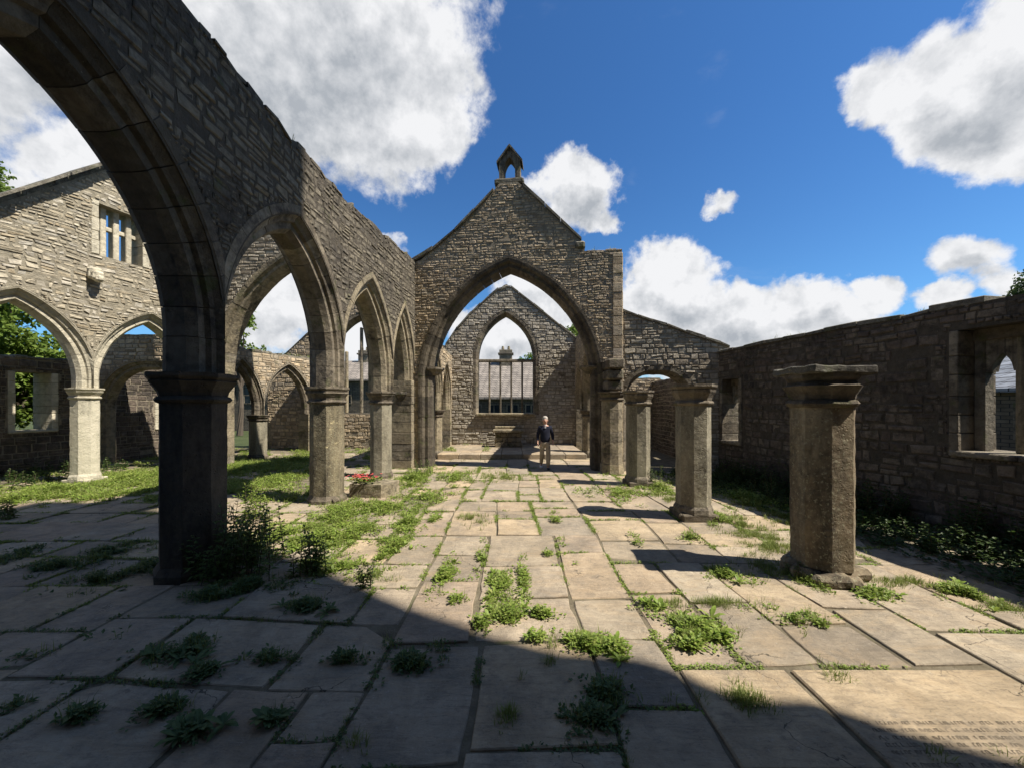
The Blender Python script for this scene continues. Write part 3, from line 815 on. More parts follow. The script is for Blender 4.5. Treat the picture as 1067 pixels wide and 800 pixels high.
# sloping gable coping and kneeler
mb = MB(); cope_stones(mb, CH, sx(-3.55), sx(-.55), lambda s: topC(s) + .0, TC, over=.07, th=(.07, .11), ln=(.5, .9), seed=2, jag=.015)
cope_stones(mb, CH, sx(.40), sx(2.38), lambda s: lerpf([(sx(.36), 9.5), (sx(2.45), 7.45)])(s), TC, over=.07, th=(.08, .12), ln=(.5, .9), seed=5, jag=.015)
mb.box(CH(sx(2.28), 0, 7.40), (.34, .95, .26), Matrix.Rotation(-.117, 3, 'Z'), ch=.06)
mb.build('gable_coping', M['coping'], chw, rough=(1, .006, 6))
mb = MB(); cope_stones(mb, CH, sx(2.5), LC, topC, TC, over=.01, th=(.02, .05), ln=(.25, .5), seed=7); mb.build('coping', M['rubble'], chw)
# bell-cote
bc = empty('bell_cote', CH(sx(-.06), 0, 9.62), 'small empty stone bell-cote with a pointed opening crowning the tall central gable', 'bell-cote')
Bf = Frame([(-.06 - .48, CH(sx(-.06), 0, 0).y + .056), (-.06 + .48, CH(sx(-.06), 0, 0).y - .056)])
B0 = 9.62
mb = MB(); mb.box(CH(sx(-.06), 0, B0 + .07), (1.0, .78, .16), Matrix.Rotation(-.117, 3, 'Z'), ch=.03); mb.box(CH(sx(-.06), 0, B0 + .17), (.88, .66, .06), Matrix.Rotation(-.117, 3, 'Z'), ch=.02)
mb.build('sill', M['coping'], bc, rough=(2, .008, 6))
mb = MB(); W = Bf.L
opb = Arch(W / 2 - .19, W / 2 + .19, B0 + .19, B0 + .58, B0 + .98, T=.42, width=.1)
solid_core(mb, Bf, W / 2 - .36, W / 2 + .36, lambda s: B0 + 1.30 - abs(s - W / 2) * 1.22, [opb], .42, zb=B0 + .19, step=.03, rho=0.0)
mb.build('frame', M['ashlar_mid'], bc, rough=(1, .006, 9))
mb = MB()
for sg in (-1, 1):
    pts = [(W / 2, B0 + 1.30), (W / 2, B0 + 1.39), (W / 2 + sg * .44, B0 + .83), (W / 2 + sg * .44, B0 + .75)]
    mb.prism(pts, lambda a, b, t: Bf(a + sg * .002, t, b), -.27, .27)
mb.tube([Bf(W / 2, 0, B0 + 1.34), Bf(W / 2, 0, B0 + 1.44), Bf(W / 2, 0, B0 + 1.50)], [.05, .055, .02])
mb.build('roof', M['coping'], bc, rough=(2, .006, 7))
# stub of the vanished south arcade and its respond on the west side of the pier
Rf = CH(LC - .36, .62, 0)
mb = MB()
z = 0
for k, h in enumerate((.30, .36, .34, .33, .37, .30, .30)):
    mb.lathe([(.31 - (.0 if k else -.04), z + .004), (.31 - (.0 if k else -.02), z + h - .004)], 8, Rf); z += h
mb.build('respond', M['ashlar'], chw, rough=(2, .006, 6))
mb = MB(); mb.lathe(cap_profile(.31, .42, .28), 8, Rf + Vector((0, 0, z))); mb.build('respond_capital', M['ashlar_mid'], chw, rough=(2, .008, 7))
mb = MB(); z += .28
for k in range(3):
    mb.box(Rf + Vector((.02, .02 - k * .075, z + .19 + k * .33)), (.52, .56 + k * .10, .32), ch=.05)
mb.build('springer', M['ashlar_mid'], chw, rough=(2, .012, 5))
mb = MB(); quoins(mb, CH, LC - .14, .30, 3.2, 7.1, .86, seed=8); mb.build('corner_stones', M['rubble'], chw)

# south aisle east wall ------------------------------------------------------
SA = Frame([(3.60, 12.92), (6.95, 12.55)])
topS = lambda s: 5.25 - (s / SA.L) * 1.25 + .03 * noise.noise(Vector((s * 3, 5, 0)))
opS = Arch(.20, 2.12, -.03, 2.35, 3.16, T=.7, prof='plain', width=.26)
saw = wall_thing('aisle_wall', 'lit rubble wall with a sloping top and a low pointed arch right of the great gable', 'wall', SA, 0, SA.L, topS, [opS], .70,
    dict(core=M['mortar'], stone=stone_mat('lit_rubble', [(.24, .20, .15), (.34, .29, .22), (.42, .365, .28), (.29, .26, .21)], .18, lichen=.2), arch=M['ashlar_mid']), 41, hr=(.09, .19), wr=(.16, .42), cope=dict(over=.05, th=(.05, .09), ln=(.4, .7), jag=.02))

# ------------------------------------------------------------------ south wall (right)
SW = Frame([(9.0, 1.0), (6.87, 12.95)])
def ys(y): return (y - 1.0) / (11.95) * SW.L
topW = lambda s: 3.83 + .03 * noise.noise(Vector((s * 1.3, 2, 0))) + .02 * noise.noise(Vector((s * 5, 2, 0)))
big = Rect(ys(4.30), ys(6.72), 1.30, 3.42); small = Rect(ys(11.35), ys(12.25), .98, 2.95)
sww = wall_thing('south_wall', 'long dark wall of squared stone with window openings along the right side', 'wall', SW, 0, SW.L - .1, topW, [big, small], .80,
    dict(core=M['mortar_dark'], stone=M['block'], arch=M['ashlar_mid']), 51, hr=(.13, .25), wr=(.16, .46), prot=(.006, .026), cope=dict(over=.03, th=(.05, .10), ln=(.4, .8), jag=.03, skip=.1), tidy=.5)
def sw_window(rc, lights, seed, label):
    out = .22                                           # tracery stands near the outer face; t<0 is inside? checked below
    wnd = bpy.data.objects.new('window', None); scene.collection.objects.link(wnd); wnd.parent = sww
    wnd.location = SW((rc.s0 + rc.s1) / 2, 0, rc.z0) - parent_world(sww); wnd['label'] = label
    # dressed jambs, sill, lintel
    mb = MB()
    for s_, d in ((rc.s0, 1), (rc.s1, -1)):
        quoins(mb, SW, s_ + d * .06, .12, rc.z0, rc.z1, .86, seed=seed + d)
    mb.build('jamb', M['ashlar_dark'] if False else M['ashlar_mid'], wnd)
    mb = MB(); c = SW((rc.s0 + rc.s1) / 2, 0, rc.z0 - .02)
    d = (SW(1, 0, 0) - SW(0, 0, 0)).normalized(); Mx = Matrix(((d.x, -d.y, 0), (d.y, d.x, 0), (0, 0, 1)))
    n = 3
    for k in range(n):
        w = (rc.s1 - rc.s0) / n; mb.box(SW(rc.s0 + w * (k + .5), 0, rc.z0 + .03), (w - .01, .92, .10), Mx, ch=.02)
    mb.build('sill', M['ashlar'], wnd)
    mb = MB(); mb.box(SW((rc.s0 + rc.s1) / 2, .03, rc.z1 - .09), (rc.s1 - rc.s0 - .24, .30, .20), Mx, ch=.015); mb.box(SW((rc.s0 + rc.s1) / 2, .28, rc.z1 - .04), (rc.s1 - rc.s0 - .24, .18, .10), Mx, ch=.015)
    mb.build('lintel', M['ashlar_dark'], wnd)
    # mullions and arched light heads
    st_ = .14 if lights > 2 else 0.0
    if st_:
        mb = MB()
        for s_ in (rc.s0 + .12 + st_ / 2, rc.s1 - .12 - st_ / 2): mb.box(SW(s_, .02, (rc.z0 + rc.z1) / 2 - .02), (st_, .22, rc.z1 - rc.z0 - .16), Mx, ch=.02)
        mb.build('rebate', M['ashlar_mid'], wnd)
    W = (rc.s1 - rc.s0 - .24 - 2 * st_) / lights; mb = MB()
    for k in range(lights + 1):
        s_ = rc.s0 + .12 + st_ + W * k
        if 0 < k < lights: mb.box(SW(s_, .02, (rc.z0 + rc.z1) / 2 - .02), (.13, .18, rc.z1 - rc.z0 - .14), Mx, ch=.045)
    if lights > 1 or True:
        mb.build('mullion', M['ashlar'], wnd) if mb.v else None
    mb = MB()
    for k in range(lights):
        s0_ = rc.s0 + .12 + st_ + W * k; z0 = rc.z0 + .08
        ar = Arch(s0_ + .07, s0_ + W - .07, z0, rc.z1 - .72, rc.z1 - .42, T=.16, width=.02)
        N = 18
        for i in range(N):
            a, b = s0_ + .002 + (W - .004) * i / N, s0_ + .002 + (W - .004) * (i + 1) / N
            za, zb_ = ar.top(a) or (rc.z1 - .72), ar.top(b) or (rc.z1 - .72)
            vs = [SW(a, -.06, za), SW(b, -.06, zb_), SW(b, .10, zb_), SW(a, .10, za), SW(a, -.06, rc.z1 - .19), SW(b, -.06, rc.z1 - .19), SW(b, .10, rc.z1 - .19), SW(a, .10, rc.z1 - .19)]
            mb.add(vs, [(0, 3, 2, 1), (4, 5, 6, 7), (0, 1, 5, 4), (2, 3, 7, 6), (1, 2, 6, 5), (3, 0, 4, 7)])
    mb.build('light_head', M['ashlar_mid'], wnd)
sw_window(big, 5, 1, 'wide glassless window with stone mullions and arched lights')
sw_window(small, 2, 5, 'small two-light window near the far corner')

# ------------------------------------------------------------------ chancel beyond the great arch
mb = MB(); 
for k in range(7):
    w = 6.0 / 7; mb.box((-3 + w * (k + .5), 15.62, .085), (w - .012, .5, .23), ch=.02)
for i in range(7):
    for j in range(4):
        w = 6.0 / 7; mb.box((-3 + w * (i + .5), 16.3 + .85 * j, .085 + rnd.uniform(-.006, .006)), (w - .015, .84, .23), ch=.012)
tag(mb.build('chancel_step', M['paving']), kind='structure')
EW = Frame([(-3.3, 19.4), (3.5, 19.4)])
ex = lambda x: x + 3.3
topE = lerpf([(0, 5.1), (ex(-3.1), 5.5), (ex(-2.0), 6.7), (ex(-1.2), 7.45), (ex(-.3), 8.15), (ex(.5), 7.55), (ex(3.4), 5.25), (7, 5.2)])
opE = Arch(ex(-1.68), ex(1.06), 1.68, 4.4, 6.62, T=.8, prof='plain', width=.26)
ew = wall_thing('east_wall', 'lichened rubble east gable wall with a tall pointed window opening, seen through the great arch', 'wall', EW, 0, 6.8, topE, [opE], .8,
    dict(core=M['mortar'], stone=stone_mat('east_rubble', [(.26, .225, .175), (.36, .32, .25), (.46, .41, .33), (.31, .28, .24)], .16, lichen=.5), arch=M['ashlar_mid']), 61, hr=(.10, .20), wr=(.15, .42), prot=(.01, .035), cope=dict(over=.06, th=(.07, .11), ln=(.4, .8), jag=.02))
wn = bpy.data.objects.new('window', None); scene.collection.objects.link(wn); wn.parent = ew; wn.location = Vector((-.3, 19.4, 1.7)) - parent_world(ew)
mb = MB()
for k in range(1, 5):
    x = -1.68 + 2.74 * k / 5; mb.box((x, 19.3, 3.02), (.09, .18, 2.6), ch=.025)
mb.build('mullion', M['ashlar_mid'], wn, rough=(1, .006, 6))
mb = MB(); mb.box((-.31, 19.3, 4.37), (2.80, .24, .13), ch=.02); mb.build('transom', M['ashlar_mid'], wn, rough=(1, .006, 6))
mb = MB(); mb.box((-.31, 19.3, 1.70), (2.9, .95, .12), ch=.03); mb.build('sill', M['ashlar'], wn, rough=(1, .006, 6))
# altar
al = empty('stone_altar', (-.20, 18.2, .2), 'block-built stone altar with a slab top standing below the far east window', 'altar')
mb = MB(); r = random.Random(3); z = .2
for h in (.24, .22, .22):
    x = -.80
    while x < .42:
        w = min(r.uniform(.22, .45), .46 - x); mb.box((x + w / 2, 18.2, z + h / 2), (w - .012, .6, h - .012), ch=.02); x += w
    z += h
mb.build('masonry', M['ashlar'], al, rough=(1, .01, 6))
mb = MB(); mb.box((-.18, 18.2, z + .07), (1.44, .78, .13), ch=.025); mb.build('slab_top', M['ashlar'], al, rough=(2, .008, 6))
mb = MB(); mb.box((-.18, 18.55, z + .2), (1.3, .2, .12), ch=.02); mb.build('ledge', M['ashlar'], al, rough=(1, .01, 6))
# chancel side arcades
for sgn, name, lab, xa, xb in ((-1, 'north', 'left-hand low arcade wall of the chancel, beyond the great arch', -3.18, -3.30), (1, 'south', 'right-hand shadowed arcade wall of the chancel, beyond the great arch', 3.05, 3.45)):
    fr = Frame([(xa, 13.9 if sgn < 0 else 13.3), (xb, 19.0)])
    Lh = fr.L; hp = (16.2 - fr.p[0].y)
    tp = (lambda s: 4.6 + .05 * noise.noise(Vector((s * 3, 1, 0)))) if sgn < 0 else (lambda s: 5.35 + .05 * noise.noise(Vector((s * 3, 4, 0))))
    ops = [Arch(.35, hp - .22, 1.95, 2.3, 3.85, lo=.05, hi=hp, T=.62, width=.34), Arch(hp + .22, Lh - .45, 1.95, 2.3, 3.75, lo=hp, hi=Lh - .1, T=.62, width=.34)]
    for o_ in ops: o_.z0 = 1.95
    a_ = wall_thing('chancel_arcade', lab, 'arcade', fr, 0, Lh, tp, ops, .62, dict(core=M['mortar'], stone=M['rubble'], arch=M['ashlar']), 70 + sgn, zb=1.95, ends=False, hr=(.10, .2), cope=dict(over=.0, th=(.04, .08), ln=(.2, .5)))
    for ch in [c for c in a_.children if c.name.startswith('core')]: pass
    p = fr(hp, 0, 0); pillar(a_, (p.x, p.y, .0), .27, 1.95, (M['ashlar'], M['ashlar_mid']), cap_r=.38, cap_h=.28, base='plinth')
    mb = MB(); quoins(mb, fr, .18, .36, 0, 1.95, .62, 3); mb.build('respond', M['ashlar'], a_); mb = MB(); quoins(mb, fr, Lh - .22, .46, 0, 1.95, .62, 6); mb.build('respond', M['ashlar'], a_)
# fix: the cores of arcades must start above the capitals -> handled by z0 of the arches (openings start at z0)

# south chapel east wall and back wall with small window
S2 = Frame([(3.6, 19.2), (7.3, 19.2)])
wall_thing('chapel_wall', 'low rubble wall seen through the low arch of the aisle wall on the right', 'wall', S2, 0, S2.L, lambda s: 3.5 + .08 * noise.noise(Vector((s * 2, 8, 0))), [Rect(2.0, 2.5, 1.0, 2.1)], .6,
    dict(core=M['mortar'], stone=M['rubble'], arch=M['ashlar']), 81, hr=(.12, .22))
S3 = Frame([(6.9, 12.9), (7.3, 19.4)])
wall_thing('chapel_wall', 'dark chapel side wall behind the low arch, continuing the long right-hand wall', 'wall', S3, .3, S3.L, lambda s: 3.3 + .08 * noise.noise(Vector((s * 2, 18, 0))), [Rect(2.2, 2.9, 1.0, 2.2)], .7,
    dict(core=M['mortar'], stone=M['block'], arch=M['ashlar']), 82, hr=(.14, .24))

# ------------------------------------------------------------------ north nave: gable wall with its own great arch
HW = Frame([(-11.1, 14.0), (-4.15, 13.85)])
hx = lambda x: x + 11.1
topH = lerpf([(0, 7.3), (hx(-10.6), 7.5), (hx(-7.5), 9.3), (hx(-4.6), 7.0), (8, 6.9)])
opH = Arch(hx(-10.25), hx(-4.75), -.03, 3.0, 7.35, T=.8, prof='hood', width=.42)
wall_thing('cross_wall', 'pale rubble wall with a wide pointed arch, glimpsed through the second bay of the left arcade', 'wall', HW, 0, HW.L, topH, [opH], .8,
    dict(core=M['mortar'], stone=stone_mat('north_rubble', [(.22, .185, .14), (.31, .27, .21), (.38, .34, .27)], .22, lichen=.3), arch=M['ashlar']), 91, hr=(.09, .18), cope=dict(over=.04, th=(.05, .09), ln=(.3, .6)))

# tall pale wall on the far left, with arches, a high window and a corbel
GF = Frame([(-13.55, 5.55), (-12.75, 8.15), (-11.95, 10.75), (-11.15, 13.35)])
gl = GF.l
gy = lambda y: (y - 5.55) / (7.8) * gl[3]
topG = lerpf([(0, 5.0), (gy(8.6), 6.35), (gy(9.25), 7.0), (gy(11.1), 8.95), (gy(11.9), 9.7), (gy(12.6), 9.2), (gl[3], 8.3)])
opsG = [Arch(gl[i] + .24, gl[i + 1] - .24, 2.62, 2.85, 4.68, lo=gl[i], hi=gl[i + 1], T=.72, width=.34) for i in range(3)]
winG = Rect(gy(10.78), gy(11.9), 6.35, 7.80)
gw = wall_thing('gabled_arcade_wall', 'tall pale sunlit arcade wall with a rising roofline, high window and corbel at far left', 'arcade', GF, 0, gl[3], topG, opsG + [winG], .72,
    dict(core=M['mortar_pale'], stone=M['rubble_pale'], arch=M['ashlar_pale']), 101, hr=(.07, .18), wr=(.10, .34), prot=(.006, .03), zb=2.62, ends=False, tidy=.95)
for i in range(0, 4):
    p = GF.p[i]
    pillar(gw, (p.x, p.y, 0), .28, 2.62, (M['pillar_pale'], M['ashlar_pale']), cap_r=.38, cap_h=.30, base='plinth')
mb = MB()
for z_, o_, th_ in ((0, .12, .07), (.075, .26, .06), (.14, .34, .07)):
    cope_stones(mb, GF, gy(7.0), gy(11.9), lambda s, z_=z_: topG(s) + z_, .72, over=o_, th=(th_, th_ + .02), ln=(.35, .8), seed=int(z_ * 100), jag=.05)
mb.build('roof_slates', M['coping'], gw, rough=None)
mb = MB(); quoins(mb, GF, winG.s0 - .0, .16, 6.35, 7.85, .76, 2); quoins(mb, GF, winG.s1, .16, 6.35, 7.85, .76, 2)
d = (GF(winG.s1, 0, 0) - GF(winG.s0, 0, 0)).normalized(); Mx = Matrix(((d.x, -d.y, 0), (d.y, d.x, 0), (0, 0, 1)))
for k in (1, 2, 3): mb.box(GF(winG.s0 + (winG.s1 - winG.s0) * k / 4, 0, 7.1), (.14, .26, 1.5), Mx, ch=.02)
mb.box(GF((winG.s0 + winG.s1) / 2, 0, 7.25), (winG.s1 - winG.s0, .12, .13), Mx, ch=.02)
mb.build('mullioned_window', M['ashlar_pale'], gw, rough=(1, .006, 6))
mb = MB(); s_ = gy(10.75)
for (t_, z_, w_, h_) in ((.42, 5.78, .30, .32), (.54, 5.70, .26, .26), (.60, 5.62, .18, .18)): mb.box(GF(s_, t_, z_), (w_, .22, h_), Mx, ch=.05)
mb.build('corbel', M['ashlar_pale'], gw, rough=(2, .015, 6))

# low arcade continuing behind the cross wall
KF = Frame([(-11.0, 14.3), (-10.45, 15.8), (-9.75, 18.35), (-9.5, 19.2)])
kl = KF.l
opsK = [Arch(.10, kl[1] - .22, 1.75, 1.95, 3.6, lo=0.02, hi=kl[1], T=.6, width=.30), Arch(kl[1] + .22, kl[2] - .30, 1.75, 1.95, 3.68, lo=kl[1], hi=kl[2], T=.6, width=.30)]
kw = wall_thing('low_arcade_wall', 'low grey arcade wall with two small pointed arches behind the second bay of the left arcade', 'arcade', KF, 0, kl[3], lambda s: 4.3 + .06 * noise.noise(Vector((s * 2, 3, 3))), opsK, .6,
    dict(core=M['mortar'], stone=M['rubble'], arch=M['ashlar_mid']), 111, hr=(.10, .2), zb=1.75, ends=False, cope=dict(over=.0, th=(.03, .08), ln=(.2, .5)))
p = KF.p[1]; pillar(kw, (p.x, p.y, 0), .30, 1.75, (M['pillar_grey'], M['ashlar_mid']), cap_r=.40, cap_h=.24)
mb = MB(); quoins(mb, KF, kl[2] + .1, .75, 0, 1.75, .6, 3); mb.build('respond', M['ashlar'], kw); mb = MB(); quoins(mb, KF, .03, .2, 0, 1.75, .6, 3); mb.build('respond', M['ashlar'], kw)

# north chancel east wall
E2 = Frame([(-12.2, 19.5), (-3.35, 19.5)])
e2 = lambda x: x + 12.2
topE2 = lerpf([(0, 4.3), (e2(-11.4), 4.6), (e2(-10.3), 5.6), (e2(-7.6), 7.9), (e2(-4.6), 5.6), (9, 5.0)])
opE2 = Arch(e2(-9.1), e2(-6.1), 1.75, 4.2, 6.5, T=.7, prof='plain', width=.24)
ne = wall_thing('north_east_wall', 'far gabled wall with a tall mullioned opening behind the third bay of the left arcade', 'wall', E2, 0, E2.L, topE2, [opE2], .7,
    dict(core=M['mortar'], stone=M['rubble'], arch=M['ashlar_mid']), 121, hr=(.12, .22), cope=dict(over=.04, th=(.05, .09), ln=(.3, .6)))
mb = MB()
for k in range(1, 4): mb.box((-9.1 + 3.0 * k / 4, 19.4, 3.3 if k != 2 else 3.9), (.12, .2, 3.1 if k != 2 else 4.3), ch=.03)
mb.build('mullion', M['ashlar'], ne)

# outer north wall, and the cross wall with an arch in the north aisle
MF = Frame([(-16.9, 4.0), (-14.6, 19.3)])
my = lambda y: (y - 4.0) / 15.3 * MF.L
wM = [Rect(my(11.75), my(12.9), 1.3, 3.2), Rect(my(7.6), my(8.7), 1.3, 3.0), Rect(my(15.9), my(16.8), 1.15, 2.5)]
mw = wall_thing('north_wall', 'low outer wall with a splayed window, dark below and sunlit above, behind the far-left arch', 'wall', MF, 0, MF.L, lambda s: 3.62 + .08 * noise.noise(Vector((s * 1.7, 9, 3))), wM, .75,
    dict(core=M['mortar'], stone=M['block'], arch=M['ashlar']), 131, hr=(.15, .27), wr=(.22, .5), cope=dict(over=.02, th=(.05, .1), ln=(.3, .7)), tidy=.3)
mb = MB()
for w_ in wM[:3]:
    for s_, d in ((w_.s0, 1), (w_.s1, -1)): quoins(mb, MF, s_ + d * .08, .16, w_.z0, w_.z1, .8, 4)
    mb.box(MF((w_.s0 + w_.s1) / 2, 0, w_.z0 + .02), (.85, w_.s1 - w_.s0, .08), Matrix.Rotation(-.15, 3, 'Z'), ch=.02)
mb.build('window_surround', M['ashlar_pale'], mw)
NF = Frame([(-15.3, 14.2), (-11.25, 14.1)])
opN = Arch(.55, 3.75, -.03, 2.0, 3.45, T=.6, width=.32)
wall_thing('aisle_cross_wall', 'dark rubble wall with a low rounded arch, seen inside the second far-left arch', 'wall', NF, 0, NF.L, lambda s: 4.7 + .06 * noise.noise(Vector((s * 2, 4, 4))), [opN], .6,
    dict(core=M['mortar'], stone=M['rubble'], arch=M['ashlar']), 141, hr=(.12, .22))

# ------------------------------------------------------------------ unseen tower-like caster, outline shaped to throw the foreground shadow
def tower():
    X0 = 10.6
    pts = [(-2.1, 4.78, 0), (-1.49, 4.37, 0), (-.86, 3.96, 0), (-.18, 3.60, 0), (.43, 3.34, 0), (1.05, 3.26, 0), (1.28, 3.15, 0), (1.47, 2.98, 0), (1.70, 2.78, 0), (2.14, 2.80, 0), (2.36, 2.68, 0), (2.55, 2.54, 0), (2.85, 2.40, 0), (4.0, 1.9, 0)]
    out = []
    for (x, y, z) in pts:
        t = (X0 + .8 - x) / SUN.x; out.append((y + SUN.y * t, z + SUN.z * t))
    for (x, y, z) in ((-3.79, 6.95, 4.2), (-3.79, 6.98, 7.6)):
        t = (X0 + .8 - x) / SUN.x; out.insert(0, (y + SUN.y * t, z + SUN.z * t))
    top = out[0][1] + 1.0
    prof = [(out[0][0], top)] + out
    t_ = empty('shadow_tower', (X0 + .5, -5, 0), 'unseen tower-like slab shaped to throw the foreground shadow', 'tower')
    poly = [(-12.0, 0), (prof[-1][0] , 0)] + [(y, z) for (y, z) in reversed(prof)] + [(-12.0, top)]
    mb = MB(); mb.prism(poly, lambda a, b, t: Vector((t, a, b)), X0, X0 + .8)
    mb.build('wall', M['block'], t_)  # slab outline traced back along the sun from the wanted shadow edge
    mb = MB(); mb.box((X0 + 3.2, -8.0, top / 2), (4.6, 8.0, top), ch=.05); mb.build('caster_body', M['block'], t_)
tower()
WF = Frame([(-16.5, -2.6), (9.2, -2.6)])
wall_thing('west_wall', 'wall closing the ruin behind the viewer', 'wall', WF, 0, WF.L, lambda s: 6.2, [], .8, dict(core=M['mortar'], stone=M['block'], arch=M['ashlar']), 151, hr=(.2, .3), wr=(.4, .7), sides=(-1,), ends=False)
mb = MB(); mb.box((0.4, -5.4, 11), (13.0, 4.2, 22.0), ch=.05); tag(mb.build('enlarged_west_tower', M['block'], loc=(.4, -5.2, 0)), 'unseen square stone tower behind the viewer, enlarged to block skylight', 'tower')  # unseen tower made wider and taller to hide sky and deepen shade

# ------------------------------------------------------------------ free-standing pillars of the south arcade
pillar(None, (3.97, 4.92, 0), .315, 2.54, (M['pillar_rust'], M['ashlar_mid']), cap_r=.365, cap_h=.40, base='lump', rough=1.3,
       asthing=('thick free-standing octagonal pillar with a broken flat capital, nearest on the right', 'pillar', 'free-standing pillars on the right'))
pillar(None, (3.50, 7.42, 0), .29, 2.54, (M['pillar_grey'], M['ashlar_mid']), cap_r=.39, cap_h=.38, base='plinth',
       asthing=('grey free-standing octagonal pillar, middle one of the three in the right-hand row', 'pillar', 'free-standing pillars on the right'))
pillar(None, (3.42, 10.42, 0), .29, 2.54, (M['pillar_grey'], M['ashlar_mid']), cap_r=.385, cap_h=.38, base='plinth',
       asthing=('slim free-standing octagonal pillar close to the low arch, farthest of the right-hand row', 'pillar', 'free-standing pillars on the right'))
# broken abacus slab on the nearest one
mb = MB(); mb.box((3.96, 4.91, 2.575), (.76, .76, .095), Matrix.Rotation(.03, 3, 'Y'), ch=.015)
o = mb.build('abacus', M['coping'], [x for x in bpy.data.objects if x.name == 'pillar' and not x.parent][0] if False else None, rough=(3, .022, 4))
near = [x for x in bpy.data.objects if x.parent is None and x.get('category') == 'pillar' and 'thick' in x['label']][0]
o.parent = near; o.location = o.location - near.location

# ------------------------------------------------------------------ buildings beyond
def house(name, x0, x1, y0, y1, eave, ridge, label, roofm, chim=(), axis='x', wins=()):
    t = empty(name, ((x0 + x1) / 2, (y0 + y1) / 2, 0), label, 'house')
    mb = MB(); w = .25; ym = (y0 + y1) / 2; xm = (x0 + x1) / 2
    if axis == 'x':
        mb.add([(x0, y0, -.05), (x1, y0, -.05), (x1, y1, -.05), (x0, y1, -.05), (x0, y0, eave), (x1, y0, eave), (x1, y1, eave), (x0, y1, eave), (x0, ym, ridge - .1), (x1, ym, ridge - .1)],
               [(0, 1, 5, 4), (2, 3, 7, 6), (1, 2, 6, 9, 5), (3, 0, 4, 8, 7)])
    else:
        mb.add([(x0, y0, -.05), (x1, y0, -.05), (x1, y1, -.05), (x0, y1, -.05), (x0, y0, eave), (x1, y0, eave), (x1, y1, eave), (x0, y1, eave), (xm, y0, ridge - .1), (xm, y1, ridge - .1)],
               [(0, 1, 5, 8, 4), (2, 3, 7, 9, 6), (1, 2, 6, 5), (3, 0, 4, 7)])
    mb.build('wall', M['house_wall'], t)
    mb = MB(); o = .3
    def slab(a, b, c_, d):
        up = Vector((0, 0, .14)); v = [Vector(q) for q in (a, b, c_, d)]
        mb.add(v + [q + up for q in v], [(0, 3, 2, 1), (4, 5, 6, 7), (0, 1, 5, 4), (1, 2, 6, 5), (2, 3, 7, 6), (3, 0, 4, 7)])
    if axis == 'x':
        slab((x0 - o, y0 - o, eave - .1), (x1 + o, y0 - o, eave - .1), (x1 + o, ym, ridge), (x0 - o, ym, ridge))
        slab((x0 - o, ym + .002, ridge), (x1 + o, ym + .002, ridge), (x1 + o, y1 + o, eave - .1), (x0 - o, y1 + o, eave - .1))
    else:
        slab((x0 - o, y0 - o, eave - .1), (xm, y0 - o, ridge), (xm, y1 + o, ridge), (x0 - o, y1 + o, eave - .1))
        slab((xm + .002, y0 - o, ridge), (x1 + o, y0 - o, eave - .1), (x1 + o, y1 + o, eave - .1), (xm + .002, y1 + o, ridge))
    mb.build('roof', roofm, t)
    for (cx, cy, w_, h_) in chim:
        mb = MB(); mb.box((cx, cy, ridge + h_ / 2 - .3), (w_, w_ * .7, h_ + .6), ch=.03); mb.box((cx, cy, ridge + h_ - .35), (w_ * 1.2, w_ * .9, .14), ch=.02)
        ck = mb.build('chimney', M['ashlar_mid'], t)
        for k in (-1, 1):
            mb = MB(); mb.lathe([(.10, ridge + h_), (.13, ridge + h_ + .1), (.10, ridge + h_ + .34)], 12, (cx + k * w_ * .23, cy, 0)); mb.build('chimney_pot', M['ashlar'], ck)
    for (a, b, z0, z1, face) in wins:
        mb = MB(); fm = MB()
        if face == 'y':
            mb.box(((a + b) / 2, y0 - .01, (z0 + z1) / 2), (b - a, .06, z1 - z0))
            for k in range(3): fm.box((a + (b - a) * k / 2, y0 - .05, (z0 + z1) / 2), (.08, .08, z1 - z0 + .08))
            for z_ in (z0, (z0 + z1) / 2, z1): fm.box(((a + b) / 2, y0 - .053, z_), (b - a, .07, .07))
        else:
            mb.box((x0 - .01, (a + b) / 2, (z0 + z1) / 2), (.06, b - a, z1 - z0))
            for k in range(3): fm.box((x0 - .05, a + (b - a) * k / 2, (z0 + z1) / 2), (.08, .08, z1 - z0 + .08))
            for z_ in (z0, (z0 + z1) / 2, z1): fm.box((x0 - .053, (a + b) / 2, z_), (.07, b - a, .07))
        wd = fm.build('window', M['ashlar_mid'], t); mb.build('pane', M['glass'], wd)
    return t
house('stone_house', -7.5, 7.0, 31, 38, 2.75, 5.9, 'low house with a stone-slated roof and chimney, seen through the far east window', M['slate'], chim=((-.55, 34.4, 1.15, 1.15),),
      wins=[(-6.4 + k * 1.5, -5.5 + k * 1.5, .9, 2.2, 'y') for k in range(8)])
house('stone_house', -26, -11.5, 33, 40, 4.3, 6.2, 'stone house beyond the left arcade, glimpsed through its third bay', M['slate'], chim=((-14, 36.5, 1.0, 1.1),),
      wins=[(-25 + k * 2.0, -23.8 + k * 2.0, 2.3, 3.7, 'y') for k in range(6)])
house('stone_house', 17.5, 27, 8, 24, 2.7, 5.4, 'blue-slated house outside the wide window of the right-hand wall', M['slate_blue'], axis='y', chim=((22.2, 20, 1.0, 1.1),),
      wins=[(9 + k * 3, 10.3 + k * 3, 1.0, 2.2, 'x') for k in range(5)])

